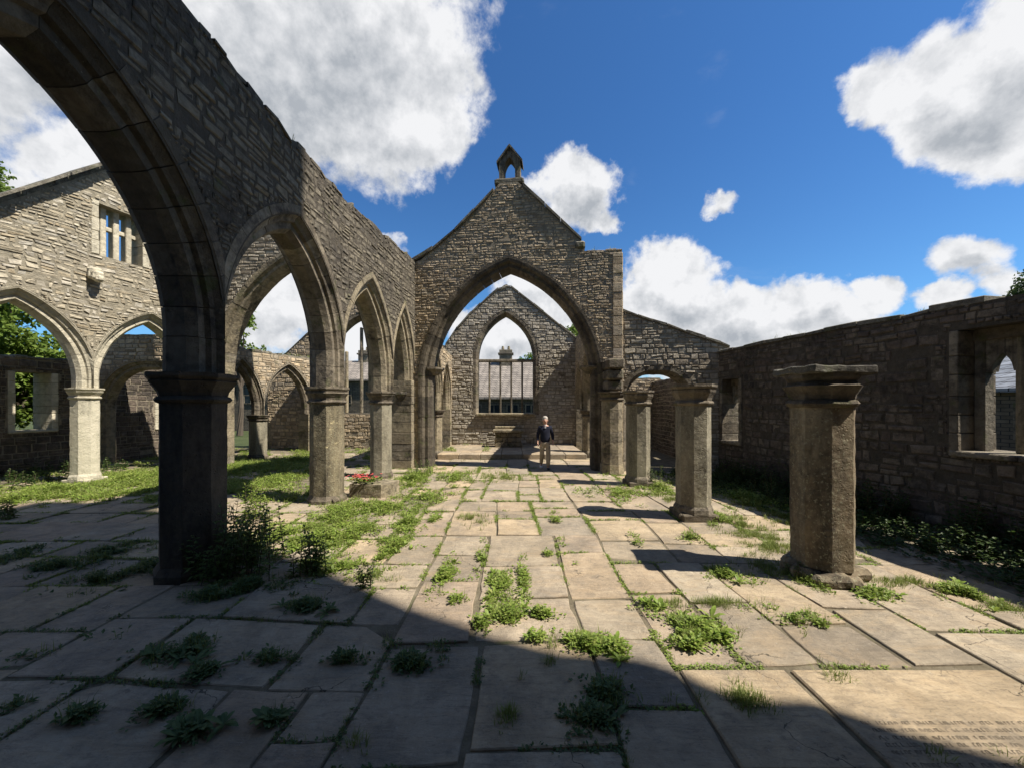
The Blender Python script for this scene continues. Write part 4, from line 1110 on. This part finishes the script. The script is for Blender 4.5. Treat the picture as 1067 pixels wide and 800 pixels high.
# ------------------------------------------------------------------ leaves
def leaf_quad(mb, p, d, n, L, W, bend=.25):             # a leaf: two bent halves
    d = d.normalized(); sidev = d.cross(n)
    if sidev.length < 1e-3: sidev = Vector((1, 0, 0))
    sidev.normalize(); up = sidev.cross(d).normalized()
    a = p; b = p + d * L * .45 + sidev * W / 2 + up * bend * L * .22; c = p + d * L - up * bend * L * .25; e = p + d * L * .45 - sidev * W / 2 + up * bend * L * .22
    mb.add([a, b, c, e], [(0, 1, 2, 3)])
def rv(r):
    while 1:
        v = Vector((r.uniform(-1, 1), r.uniform(-1, 1), r.uniform(-1, 1)))
        if .05 < v.length < 1: return v
def tree(name, c, trunk_h, crown, n, leaf, label, mat, seed, bushy=False, group='trees beyond the walls'):
    """crown: list of (dx,dy,dz,r)"""
    r = random.Random(seed); c = Vector(c); t = empty(name, c, label, 'bush' if bushy else 'tree', group)
    mb = MB()
    pts = [c, c + Vector((.1, 0, trunk_h * .5)), c + Vector((0, .1, trunk_h))]
    mb.tube(pts, [.22 if not bushy else .06, .17 if not bushy else .05, .11 if not bushy else .04], 8)
    for (dx, dy, dz, rr) in crown:
        e = c + Vector((dx, dy, dz)); q = pts[2].lerp(e, .5) + rv(r) * .3
        mb.tube([pts[1].lerp(pts[2], r.uniform(.3, 1)), q, e], [.08, .05, .02], 6)
    mb.build('trunk', M['bark'], t, rough=None)
    mb = MB(); tot = sum(k[3] ** 2 for k in crown)
    for (dx, dy, dz, rr) in crown:
        e = c + Vector((dx, dy, dz)); nc = max(5, int(n * rr * rr / tot / 14))
        for _ in range(nc):
            v = rv(r); q = e + v.normalized() * rr * (.45 + .6 * r.random()) * Vector((1, 1, .85)).length / 1.65
            for _ in range(14):
                p = q + rv(r) * rr * .22; d = (rv(r) + Vector((0, 0, -.15)))
                leaf_quad(mb, p, d, rv(r), leaf * r.uniform(.7, 1.3), leaf * .6)
    mb.build('crown', mat, t, rec=False)
    return t
def crown(r, k, sx_, sy_, sz_, z0, rr):
    rd = random.Random(r); out = []
    for _ in range(k):
        v = rv(rd); out.append((v.x * sx_, v.y * sy_, z0 + (v.z + 0) * sz_, rr * rd.uniform(.7, 1.25)))
    return out
tree('broadleaf_tree', (28.6, 19.5, 0), 5, crown(1, 12, 2.0, 2.0, 1.6, 7.6, .9), 9000, .20, 'dark tree whose twigs reach in over the long right-hand wall', M['tree'], 1)
tree('broadleaf_tree', (-25.2, 18.0, 0), 8, crown(2, 11, 1.6, 1.6, 1.6, 11.8, .85), 7000, .2, 'tree whose top shows above the roofline of the far-left wall', M['tree_light'], 2)
tree('broadleaf_tree', (1.6, 50, 0), 5, crown(3, 12, 2.0, 2.0, 1.6, 7.2, 1.0), 5000, .3, 'tree behind the chimney in the far east window', M['tree_light'], 3)
tree('broadleaf_tree', (7.0, 42, 0), 5, crown(4, 14, 2.4, 2.0, 2.2, 8.4, 1.1), 5000, .3, 'tree rising behind the right slope of the far east gable', M['tree_light'], 4)
for i, (x, y, z0, s_) in enumerate([(-18.9, 12.0, 3.9, 1.8), (-19.6, 14.6, 4.0, 1.9), (-18.6, 17.6, 3.4, 1.7), (-18.0, 13.4, 3.6, 1.3)]):
    tree('tall_bush', (x, y, 0), 1.6, crown(10 + i, 10, s_, s_, s_ * 1.35, z0, .85), 11000, .19, ['leafy bush behind the far-left arch, nearest the frame edge', 'tall leafy bush rising above the outer wall inside the far-left arch', 'leafy bush showing through the low arch at far left', 'smaller bush close behind the outer wall window at far left'][i], M['tree_light'], 20 + i, True)
tree('broadleaf_tree', (-19.5, 27.5, 0), 4, crown(31, 8, 1.3, 1.3, 1.5, 7.0, .8), 2500, .26, 'thin tree just right of the near-black pillar, beyond the walls', M['tree_light'], 31)

# ------------------------------------------------------------------ weeds
def blades(mb, p, n, h, spread, r, w=.006, lean=.5):
    for _ in range(n):
        a = r.uniform(0, 6.283); q = p + Vector((math.cos(a), math.sin(a), 0)) * spread * math.sqrt(r.random())
        d = Vector((math.cos(a), math.sin(a), 0)) * r.uniform(0, lean) + Vector((r.uniform(-.2, .2), r.uniform(-.2, .2), 1)); d.normalize()
        hh = h * r.uniform(.5, 1.25); s_ = Vector((-d.y, d.x, 0)); s_ = (s_ if s_.length > .01 else Vector((1, 0, 0))).normalized() * w
        m_ = q + d * hh * .6; tip = q + (d + Vector((d.x, d.y, -.25)) * .5).normalized() * hh
        mb.add([q - s_, q + s_, m_ + s_ * .6, tip, m_ - s_ * .6], [(0, 1, 2, 4), (4, 2, 3)])
def herb(mb, p, n, rad, h, r, L=.05, W=.03):            # low leafy clump
    for _ in range(n):
        a = r.uniform(0, 6.283); q = math.sqrt(r.random()) * rad
        pos = p + Vector((math.cos(a) * q, math.sin(a) * q, h * r.random() * (1 - q / rad * .6)))
        d = Vector((math.cos(a + r.uniform(-1, 1)), math.sin(a + r.uniform(-1, 1)), r.uniform(-.1, .8)))
        leaf_quad(mb, pos, d, Vector((0, 0, 1)), L * r.uniform(.6, 1.3), W * r.uniform(.7, 1.3), .4)
def rosette(mb, p, n, L, r, W=.3, rise=.35):
    for k in range(n):
        a = k * 2.4 + r.uniform(-.45, .45); l = L * r.uniform(.35, 1.15); el = rise * r.uniform(.2, 2.4)
        d = Vector((math.cos(a), math.sin(a), el)).normalized(); s_ = Vector((-math.sin(a), math.cos(a), 0)); w = l * W * .5
        p0 = p + Vector((0, 0, .01)); up = Vector((0, 0, 1)); P = []
        for f, ww, dz in ((0, .15, 0), (.3, .8, .03), (.6, 1.0, .02), (.85, .6, -.05), (1.0, .05, -.13)):
            c = p0 + d * l * f + up * dz * l; P.append((c - s_ * w * ww + up * .02 * ww * l, c, c + s_ * w * ww + up * .02 * ww * l))
        vs = [q for t in P for q in t]; fs = []
        for i in range(4):
            for j in (0, 1): fs.append((i * 3 + j, i * 3 + j + 1, i * 3 + 4 + j, i * 3 + 3 + j))
        mb.add(vs, fs)
def stalk(mb, st, p, h, r, L=.07, W=.026, n=26, lean=.12):
    top = p + Vector((r.uniform(-lean, lean) * h, r.uniform(-lean, lean) * h, h)); midp = p.lerp(top, .5) + Vector((r.uniform(-.03, .03), r.uniform(-.03, .03), 0))
    st.tube([p, midp, top], [.006, .005, .002], 5)
    for k in range(n):
        f = .06 + .94 * k / n; q = p.lerp(midp, f * 2) if f < .5 else midp.lerp(top, f * 2 - 1)
        a = k * 2.4; d = Vector((math.cos(a), math.sin(a), r.uniform(-.2, .6)))
        l = L * (1.25 - f * .7) * r.uniform(.7, 1.2)
        leaf_quad(mb, q, d, Vector((0, 0, 1)), l, W * (1.2 - f * .5), .5)
        if f > .3:
            for _ in range(2): leaf_quad(mb, q + d * l * .4, Vector((math.cos(a + r.uniform(-1, 1)), math.sin(a + r.uniform(-1, 1)), r.uniform(0, .8))), Vector((0, 0, 1)), l * .6, W * .8, .4)

# patches read off the photograph: (px, py, rx, ry, amount, kind)
patches = [(300, 560, 60, 16, .8, 'h'), (345, 590, 50, 12, .7, 'h'), (400, 530, 36, 14, .8, 'h'), (450, 520, 34, 10, .6, 'h'), (395, 600, 24, 10, .5, 'g'), (330, 515, 30, 10, .9, 'h'), (250, 510, 70, 8, .7, 'h'), (490, 540, 20, 10, .4, 'g'), (560, 640, 34, 5, .8, 'h'), (500, 650, 16, 10, .6, 'h'), (545, 600, 6, 30, .5, 'h'), (720, 560, 12, 5, .5, 'h'), (60, 512, 70, 10, 1.3, 'h'), (140, 500, 60, 10, 1.5, 'h'), (20, 520, 30, 8, 1.0, 'h'), (260, 487, 60, 10, 1.3, 'h'), (310, 480, 40, 8, 1.0, 'h'), (290, 500, 40, 9, .9, 'h'), (200, 490, 40, 8, 1.0, 'h'),
           (355, 535, 35, 18, 1.2, 'h'), (340, 560, 40, 16, 1.2, 'h'), (430, 500, 22, 16, 1.1, 'h'), (425, 545, 14, 26, .9, 'h'), (410, 570, 14, 20, .9, 'h'), (372, 555, 30, 14, .9, 'h'),
           (463, 600, 10, 18, .9, 'h'), (475, 497, 26, 8, .7, 'h'), (520, 497, 40, 6, .5, 'g'), (525, 610, 16, 18, 1.2, 'h'), (530, 640, 20, 14, 1.1, 'h'), (570, 668, 24, 9, .8, 'g'),
           (610, 672, 30, 12, 1.3, 'h'), (640, 676, 24, 9, 1.1, 'h'), (725, 655, 26, 17, 1.6, 'h'), (722, 672, 30, 10, 1.2, 'h'), (676, 630, 16, 9, 1.2, 'h'), (700, 628, 30, 4, .8, 'g'), (745, 628, 40, 5, .8, 'g'),
           (790, 638, 30, 6, .9, 'h'), (845, 645, 36, 7, 1.1, 'h'), (810, 660, 30, 5, .8, 'g'), (755, 598, 24, 8, 1.1, 'h'), (840, 603, 18, 14, 1.1, 'h'), (905, 617, 26, 8, 1.1, 'h'), (1005, 618, 24, 12, 1.3, 'h'), (940, 605, 60, 8, .5, 'g'),
           (800, 565, 34, 20, .9, 'g'), (770, 545, 26, 12, .8, 'g'), (810, 590, 30, 14, .7, 'g'), (745, 540, 20, 8, .8, 'h'), (640, 515, 18, 8, .9, 'h'), (690, 510, 14, 10, 1.2, 'h'), (700, 520, 24, 8, .8, 'g'), (610, 513, 12, 4, .6, 'h'),
           (780, 520, 30, 16, 1.2, 'h'), (820, 540, 26, 20, .8, 'g'), (575, 690, 12, 6, .6, 'g'), (775, 730, 34, 14, 1.4, 'g'), (720, 738, 36, 10, 1.0, 'g'), (870, 705, 18, 7, .8, 'g'), (905, 738, 18, 6, .6, 'g'), (765, 703, 16, 16, .7, 'g'),
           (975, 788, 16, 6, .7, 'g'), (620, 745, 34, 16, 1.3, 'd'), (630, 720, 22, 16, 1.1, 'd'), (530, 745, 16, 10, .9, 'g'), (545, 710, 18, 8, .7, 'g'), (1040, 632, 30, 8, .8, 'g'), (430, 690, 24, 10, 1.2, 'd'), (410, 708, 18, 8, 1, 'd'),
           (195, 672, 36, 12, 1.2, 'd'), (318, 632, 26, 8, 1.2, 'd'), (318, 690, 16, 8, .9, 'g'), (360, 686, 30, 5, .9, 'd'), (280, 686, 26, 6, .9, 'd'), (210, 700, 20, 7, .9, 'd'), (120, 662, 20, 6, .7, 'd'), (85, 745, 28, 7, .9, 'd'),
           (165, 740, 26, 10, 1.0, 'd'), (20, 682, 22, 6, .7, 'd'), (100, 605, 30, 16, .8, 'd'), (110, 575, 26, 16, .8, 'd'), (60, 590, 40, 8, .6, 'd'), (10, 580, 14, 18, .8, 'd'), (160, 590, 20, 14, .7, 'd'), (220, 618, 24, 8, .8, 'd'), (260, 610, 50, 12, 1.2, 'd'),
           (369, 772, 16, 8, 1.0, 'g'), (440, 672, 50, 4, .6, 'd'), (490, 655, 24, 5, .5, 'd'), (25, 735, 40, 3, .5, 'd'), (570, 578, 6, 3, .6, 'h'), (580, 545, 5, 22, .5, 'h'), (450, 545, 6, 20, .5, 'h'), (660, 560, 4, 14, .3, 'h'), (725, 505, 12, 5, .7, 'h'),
           (890, 742, 18, 5, .6, 'g'), (1050, 790, 16, 4, .4, 'g'), (475, 625, 14, 5, .6, 'h'), (500, 585, 5, 24, .5, 'h')]
def scatter():
    r = random.Random(77); H = MB(); Gm = MB(); D = MB()
    for (px, py, rx, ry, am, k) in patches:
        Yc = F * EYE / (py - HZ); wx = rx * Yc / F; wy = ry * Yc * Yc / (F * EYE)
        area = wx * wy * 3.14
        dens = 5200 if py > 560 else 2600 if py > 520 else 900
        n = int(min(14000, am * area * dens)); c = gr(px, py)
        szf = 1.0 if py > 560 else 1.25 if py > 520 else 1.7
        nb = max(1, n // 6)
        for _ in range(nb):
            a = r.uniform(0, 6.283); q = abs(r.gauss(0, .62))
            p = Vector((c.x + math.cos(a) * q * wx, c.y + math.sin(a) * q * wy, -.01))
            if noise.noise(Vector((p.x * 3.2, p.y * 3.2, 1))) + .7 * noise.noise(Vector((p.x * 9, p.y * 9, 1))) < -.02 + max(0, q - .8) * .3: continue
            ht = (.05 + .09 * r.random()) * szf * max(.35, 1.3 - q)
            if k == 'h':
                herb(H, p, 9, .055 * szf, ht, r, .036 * szf, .024 * szf)
                if r.random() < .30: blades(Gm, p, 8, .11 * szf, .05, r, .003 * szf)
                if py > 540 and r.random() < .10: rosette(H, p, 9, .085 * r.uniform(.6, 1.2), r, .34, .7)
            elif k == 'g': blades(Gm, p, 9, .075 * szf, .045, r, .0028 * szf, .8)
            else:
                herb(D, p, 8, .06, ht * .9, r, .040, .024)
                if r.random() < .12: rosette(D, p, 9, .085 * r.uniform(.6, 1.2), r, .34, .6)
                if r.random() < .45: blades(Gm, p, 8, .10, .06, r, .0028)
    # growth in the joints between the slabs
    for (x0, x1, y0, y1) in slabs:
        for (ax, ay, bx, by) in ((x0, y0, x1, y0), (x0, y0, x0, y1)):
            l = math.hypot(bx - ax, by - ay); n = int(l / .010)
            for i in range(n):
                f = r.random(); x = ax + (bx - ax) * f; y = ay + (by - ay) * f
                if y < .9 or y > 14 : continue
                g = noise.noise(Vector((x * .9, y * .9, 3))) + .6 * noise.noise(Vector((x * 3.3, y * 3.3, 7)))
                if g < (.06 if y < 5 and x < 1 else .0 if x < 0 else .08) + (.0 if x > -4 else -.12): continue
                x, y = warp(x, y); p = Vector((x + r.gauss(0, .014), y + r.gauss(0, .014), -.02)); sz = .8 + y * .05
                m2 = r.random()
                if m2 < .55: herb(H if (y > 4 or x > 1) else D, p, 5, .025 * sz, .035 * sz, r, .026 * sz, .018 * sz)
                elif m2 < .8: blades(Gm, p, 5, .05 * sz, .02, r, .0025 * sz)
    # thin sward on bare soil of the north aisles and along the south wall
    for (x0, x1, y0, y1, n, kk) in ((-15.5, -4.8, 8.5, 19, 6500, 'h'), (-14, -7.5, 8.7, 12.5, 3600, 'h'), (-2.5, 2.6, 14, 15.2, 60, 'g'), (5.3, 7.6, 7, 12.2, 1200, 'h'), (-2.9, -1.0, 16.2, 18.8, 220, 'h'), (2.6, 6.4, 9, 12, 500, 'h')):
        for _ in range(n):
            x = r.uniform(x0, x1); y = r.uniform(y0, y1)
            if noise.noise(Vector((x * .8, y * .8, 5))) + .5 * noise.noise(Vector((x * 2.5, y * 2.5, 5))) < .08: continue
            p = Vector((x, y, .2 if y > 16 and abs(x) < 3 else -.02))
            if kk == 'h': herb(H, p, 6, .09, .11, r, .07, .045)
            blades(Gm, p, 4, .14, .07, r, .006)
    tag(H.build('low_weeds', M['weed'], rec=False), 'low bright green weeds spreading over the flagstones and in their joints', 'weeds', kind='stuff')
    tag(Gm.build('grass_tufts', M['grass'], rec=False), 'thin yellow-green grass growing between the flagstones', 'grass', kind='stuff')
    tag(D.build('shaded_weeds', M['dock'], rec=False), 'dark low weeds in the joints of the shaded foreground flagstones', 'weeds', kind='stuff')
    Tp = MB()
    for (fr_, tf, T_, a_, b_, n_) in ((NA, jagA, .7, 3, NA.L, 34), (KF, lambda s: 4.33, .5, .2, 4.5, 26), (SW, topW, .7, ys(5), ys(12.5), 16), (CH, topC, .7, 5.9, 7.3, 8), (GF, topG, .6, gy(8.9), gy(11.5), 14)):
        for _ in range(n_):
            s_ = r.uniform(a_, b_); blades(Tp, fr_(s_, r.uniform(-.5, .5) * T_, tf(s_) + .05), r.randint(5, 14), r.uniform(.06, .20), .09, r, .005, .7)
    tag(Tp.build('wall_top_grass', M['grass'], rec=False), 'sparse grass tufts rooted on the ragged tops of the ruined walls', 'grass', kind='stuff')
    # nettles under the south wall
    Nn = MB(); St = MB()
    for _ in range(760):
        y = r.uniform(3.2, 12.2); xw = 9.18 - .178 * y; x = xw - .5 - abs(r.gauss(0, .75))
        if x < xw - 2.5: continue
        if noise.noise(Vector((x * .9, y * .9, 9))) < -.22: continue
        hh = r.uniform(.20, .60) * (1.25 if xw - x < 1.1 else .6)
        stalk(Nn, St, Vector((x, y, -.03)), hh, r, .11, .055, 12, .3)
    for _ in range(900):
        y = r.uniform(3.2, 12.4); xw = 9.18 - .178 * y; x = xw - .42 - r.random() * 2.2
        herb(Nn, Vector((x, y, -.02)), 7, .10, .12, r, .075, .045)
    for _ in range(120):
        x = r.uniform(-15.8, -12.6); y = r.uniform(9, 13.5); stalk(Nn, St, Vector((x, y, -.03)), r.uniform(.25, .5), r, .12, .06, 10, .3)
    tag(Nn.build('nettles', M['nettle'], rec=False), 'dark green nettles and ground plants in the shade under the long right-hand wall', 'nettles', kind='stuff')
    tag(St.build('nettle_stems', M['twig'], rec=False), 'thin stems of the nettles along the walls', 'stems', kind='stuff')
scatter()

def tallweed(px, py, h, n, label, seed, mat='tall', spread=.18, L=.09):
    r = random.Random(seed); p = gr(px, py); t = empty('tall_weed', p, label, 'weed', 'tall weeds by the left pillars')
    a = MB(); b = MB()
    for _ in range(n):
        q = p + Vector((r.gauss(0, spread), r.gauss(0, spread * .7), -.02)); stalk(a, b, q, h * r.uniform(.5, 1.05), r, L, L * .36, 24, .22)
    a.build('leaves', M[mat], t, rec=False); b.build('stem', M['twig'], t, rec=False)
tallweed(250, 597, .95, 26, 'tallest bushy weed, growing against the right side of the near-black pillar', 1, spread=.20, L=.11)
tallweed(262, 578, .85, 18, 'bushy weed just behind and right of the tallest one by the near-black pillar', 2, spread=.22, L=.10)
tallweed(325, 597, .66, 14, 'dark bushy weed standing alone between the near-black pillar and the sunlit one', 3, spread=.10, L=.09)
tallweed(380, 612, .36, 6, 'small spiky dark weed at the edge of the shadow right of the bushy ones', 4, spread=.035, L=.06)
tallweed(225, 605, .5, 9, 'short leafy weed touching the foot of the near-black pillar', 5, spread=.1, L=.09)
tallweed(12, 540, .38, 8, 'dark upright weed at the left edge of the photo', 6, spread=.08)
tallweed(684, 506, .55, 5, 'slim pale-headed weed beside the farthest free-standing pillar', 7, spread=.07, L=.07)
tallweed(800, 520, .75, 6, 'tall thin weed in the shade between the middle and nearest free-standing pillars', 8, spread=.12, L=.07)
tallweed(843, 600, .30, 12, 'scrubby dark weed at the left foot of the nearest free-standing pillar', 9, spread=.10, L=.06)
tallweed(440, 495, .6, 7, 'pale weed growing at the foot of the great arch on its left side', 10, spread=.16, L=.08)
tallweed(268, 540, .7, 10, 'weed lit by the sun beyond the near-black pillar', 11, spread=.2, L=.1, mat='weed')

def rosette_plant(px, py, L, n, label, seed, k=4, mat='dock', sp=.08):
    r = random.Random(seed); p = gr(px, py); a = MB()
    for i in range(k):
        q = p + (Vector((r.gauss(0, sp), r.gauss(0, sp * .8), 0)) if i else Vector((0, 0, 0))); rosette(a, q, n, L * r.uniform(.7, 1.1), r)
    for _ in range(k * 12): herb(a, p + Vector((r.gauss(0, sp * .55), r.gauss(0, sp * .5), 0)), 3, .03, .06, r, .035, .02)
    blades(a, p, k * 5, .12, sp * .8, r, .003)
    a_ = a.build('leafy_weed', M[mat], loc=p, rec=False); tag(a_, label, 'weed', 'broad-leaved weeds in the paving')
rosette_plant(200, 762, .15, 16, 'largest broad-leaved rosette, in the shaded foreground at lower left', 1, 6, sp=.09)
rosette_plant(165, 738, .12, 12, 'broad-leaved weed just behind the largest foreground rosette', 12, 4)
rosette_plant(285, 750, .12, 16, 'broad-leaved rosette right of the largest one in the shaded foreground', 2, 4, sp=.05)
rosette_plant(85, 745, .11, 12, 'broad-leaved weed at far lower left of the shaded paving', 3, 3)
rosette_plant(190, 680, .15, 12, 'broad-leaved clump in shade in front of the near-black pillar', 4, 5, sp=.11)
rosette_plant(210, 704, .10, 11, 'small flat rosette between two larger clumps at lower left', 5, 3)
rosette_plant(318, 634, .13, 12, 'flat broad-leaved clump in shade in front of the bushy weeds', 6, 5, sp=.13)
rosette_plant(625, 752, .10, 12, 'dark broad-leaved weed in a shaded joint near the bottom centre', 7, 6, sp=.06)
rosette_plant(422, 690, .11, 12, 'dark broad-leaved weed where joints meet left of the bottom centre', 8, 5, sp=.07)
rosette_plant(725, 655, .15, 14, 'lush sunlit leafy weed at the crossing of joints right of centre', 9, 9, 'weed', sp=.14)
rosette_plant(676, 630, .13, 12, 'bright leafy tuft just left behind the lush sunlit one', 10, 4, 'weed')
rosette_plant(610, 672, .12, 12, 'bright leafy weed on the edge of the foreground shadow', 11, 7, 'weed', sp=.13)
rosette_plant(755, 600, .13, 12, 'low leafy weed at the tip of the nearest pillar shadow', 13, 4, 'weed')
rosette_plant(910, 618, .12, 12, 'leafy weed right of the nearest free-standing pillar', 14, 5, 'weed', sp=.12)
rosette_plant(1000, 617, .13, 12, 'leafy weed near the right edge of the sunlit paving', 15, 5, 'weed', sp=.12)
rosette_plant(523, 612, .10, 12, 'bright weed in the long joint just left of the centre', 16, 6, 'weed', sp=.10)
rosette_plant(560, 664, .09, 12, 'small bright weed at the shadow edge near the centre', 17, 4, 'weed', sp=.08)

# ------------------------------------------------------------------ stone trough with flowers
P = gr(388, 517)
tr = empty('flower_trough', (P.x, P.y, 0), 'stone block planter of red and pink flowers beside the third left pillar', 'planter')
mb = MB(); poly = [(P.x - .50, P.y - .10), (P.x + .26, P.y - .16), (P.x + .47, P.y + .06), (P.x + .50, P.y + .46), (P.x - .48, P.y + .48)]
mb.prism(poly, lambda a, b, t: Vector((a, b, t)), -.02, .31)
mb.build('trough', M['ashlar'], tr, rough=(3, .012, 6))
mb = MB(); mb.lathe([(.22, .305), (.26, .325), (.23, .35)], 16, (P.x - .10, P.y + .14, 0)); mb.build('earth', M['soil'], tr)
r = random.Random(5); a = MB(); b = MB()
for _ in range(60): herb(a, Vector((P.x - .22 + r.gauss(0, .17), P.y + .1 + r.gauss(0, .10), .33)), 5, .06, .12, r, .07, .045)
for _ in range(60):
    b = MB(); c = Vector((P.x - .22 + r.gauss(0, .19), P.y + .06 + r.gauss(0, .12), .41 + r.random() * .10))
    for k in range(7): leaf_quad(b, c, Vector((math.cos(k * .9), math.sin(k * .9), .5)), Vector((0, 0, 1)), .036, .036, .3)
    b.build('flower', M['petal_pink'], tr, loc=c, rec=False)
a.build('leaves', M['weed'], tr, rec=False)

# ------------------------------------------------------------------ the walking visitor
def skinned(name, verts, edges, radii, mat, parent, sub=2, root=0):
    me = bpy.data.meshes.new(name); me.from_pydata([Vector(v) - Vector((0, 0, 0)) for v in verts], edges, []); me.update()
    o = bpy.data.objects.new(name, me); scene.collection.objects.link(o); o.parent = parent
    sk = o.modifiers.new('skin', 'SKIN'); sk.use_smooth_shade = True
    lay = me.skin_vertices[0].data if me.skin_vertices else None
    if lay is None:
        bm = bmesh.new(); bm.from_mesh(me); bm.verts.layers.skin.verify(); bm.to_mesh(me); bm.free(); lay = me.skin_vertices[0].data
    for i, rr in enumerate(radii):
        lay[i].radius = rr if isinstance(rr, tuple) else (rr, rr)
        lay[i].use_root = (i == root)
    ss = o.modifiers.new('sub', 'SUBSURF'); ss.levels = sub; ss.render_levels = sub
    me.materials.append(mat); return o
def person():
    p = gr(568, 488.5)
    t = empty('person', p, 'person in navy jumper, beige trousers with pale hair walking under the great arch', 'person')
    # local: x right in the photo, -y towards the camera
    hipL, hipR = (-.085, 0, .90), (.085, 0, .90)
    knL, knR = (-.105, -.02, .50), (.095, -.09, .50)
    anL, anR = (-.115, .17, .17), (.085, -.10, .085)    # trailing foot (photo left) lifts its heel
    V = [(0, 0, .95), (0, -.01, 1.12), (0, -.005, 1.30), (0, .0, 1.42), (0, -.01, 1.50), (0, -.02, 1.56), (0, -.035, 1.63), (0, -.03, 1.70),
         hipL, knL, anL, (-.125, .08, .05), hipR, knR, anR, (.095, -.22, .035),
         (-.17, 0, 1.40), (-.235, .02, 1.15), (-.25, -.07, .93), (.17, 0, 1.40), (.245, .03, 1.15), (.255, -.06, .95),
         (-.252, -.10, .86), (.257, -.09, .88)]
    E = [(0, 1), (1, 2), (2, 3), (3, 4), (4, 5), (5, 6), (6, 7), (0, 8), (8, 9), (9, 10), (10, 11), (0, 12), (12, 13), (13, 14), (14, 15), (3, 16), (16, 17), (17, 18), (3, 19), (19, 20), (20, 21), (18, 22), (21, 23)]
    Rr = [(.14, .10), (.13, .10), (.14, .10), (.11, .08), .052, (.065, .075), (.078, .092), (.06, .07), .08, .055, .038, .03, .08, .055, .038, .03, .055, .038, .026, .055, .038, .026, (.032, .016), (.032, .016)]
    # five short finger chains for each hand
    for (w, s_) in ((22, -1), (23, 1)):
        wx, wy, wz = V[w]
        for k, (dy, ln) in enumerate(((-.028, .055), (-.010, .065), (.008, .06), (.024, .05))):
            i = len(V); V += [(wx, wy + dy * .8, wz - .02), (wx + s_ * .002, wy + dy, wz - .02 - ln * .55), (wx - s_ * .012, wy + dy, wz - .02 - ln)]
            E += [(w, i), (i, i + 1), (i + 1, i + 2)]; Rr += [.010, .008, .007]
        i = len(V); V += [(wx - s_ * .01, wy - .035, wz + .01), (wx - s_ * .02, wy - .055, wz - .025)]; E += [(w, i), (i, i + 1)]; Rr += [.011, .009]
    body = skinned('body', V, E, Rr, M['skin'], t, 1)
    # face
    mb = MB(); pw = Vector(p)
    mb.lathe([(.004, -.03), (.016, -.012), (.012, .02), (.004, .035)], 8, pw + Vector((0, -.128, 1.615))); mb.build('nose', M['skin'], t, smooth=True)
    for s_ in (-1, 1):
        mb = MB(); mb.lathe([(.002, -.010), (.010, -.004), (.010, .004), (.002, .010)], 8, pw + Vector((s_ * .032, -.115, 1.645))); mb.build('eye', M['shoe'], t, smooth=True)
        mb = MB(); mb.lathe([(.004, -.03), (.016, -.01), (.018, .012), (.006, .03)], 8, pw + Vector((s_ * .083, -.02, 1.63))); mb.build('ear', M['skin'], t, smooth=True)
    mb = MB(); mb.box(pw + Vector((0, -.117, 1.572)), (.05, .014, .010)); mb.build('mouth', M['hatband'], t)
    # clothes
    skinned('jumper', [(0, 0, .85), (0, -.01, 1.08), (0, -.005, 1.28), (0, 0, 1.415), (-.17, 0, 1.405), (-.24, .02, 1.15), (-.25, -.06, .96), (.17, 0, 1.405), (.25, .03, 1.15), (.257, -.05, .98), (0, -.005, 1.455)],
            [(0, 1), (1, 2), (2, 3), (3, 4), (4, 5), (5, 6), (3, 7), (7, 8), (8, 9), (3, 10)], [(.185, .135), (.175, .135), (.180, .13), (.13, .10), .078, .058, .045, .078, .058, .045, (.072, .066)], M['jumper'], t, 2)
    skinned('trousers', [(0, 0, .96), (0, 0, .90), (-.09, 0, .80), (-.108, -.02, .50), (-.118, .15, .17), (.09, -.01, .80), (.098, -.085, .50), (.087, -.10, .10)],
            [(0, 1), (1, 2), (2, 3), (3, 4), (1, 5), (5, 6), (6, 7)], [(.155, .12), (.15, .115), .098, .078, .066, .098, .08, .072], M['trousers'], t, 2)
    mb = MB(); mb.lathe([(.055, 1.45), (.062, 1.475), (.056, 1.50)], 14, pw + Vector((0, -.012, 0))); mb.box(pw + Vector((0, -.12, 1.42)), (.05, .02, .06)); mb.build('shirt_collar', M['shirt'], t, smooth=False)
    for (name, pts, mt) in (('shoe', [(-.12, .20, .14), (-.123, .13, .075), (-.128, .04, .045)], 'shoe_white'), ('shoe', [(.087, -.06, .05), (.092, -.16, .045), (.097, -.27, .04)], 'shoe')):
        i = skinned(name, pts, [(0, 1), (1, 2)], [(.05, .05), (.056, .045), (.045, .035)], M[mt], t, 2)
        i['label'] = 'pale shoe lifting behind' if mt == 'shoe_white' else 'dark shoe stepping forward'
    mb = MB(); H0 = pw + Vector((0, .012, 1.685)); mb.lathe([(.045, -.075), (.078, -.05), (.088, -.01), (.090, .03), (.078, .070), (.052, .094), (.018, .104)], 20, H0)
    mb.build('hair', M['hat'], t, smooth=True, rough=(1, .006, 30))
    t.scale = (1.02, 1.02, 1.0)
person()

# loose rubble: a few fallen stones
r = random.Random(8)
for (px, py, w, lab) in ((838, 592, .26, 'dark fallen stone leaning on the left foot of the nearest free-standing pillar'), (712, 541, .18, 'fallen stone at the left foot of the middle free-standing pillar'), (350, 524, .16, 'small fallen stone at the foot of the sunlit brown pillar')):
    q = gr(px, py); mb = MB(); mb.box(q + Vector((0, 0, w * .35)), (w, w * .8, w * .8), Matrix.Rotation(.6, 3, 'X') @ Matrix.Rotation(.7, 3, 'Z'), ch=.03)
    tag(mb.build('fallen_stone', M['ashlar_dark'], loc=q, rough=(3, .02, 6)), lab, 'stone')
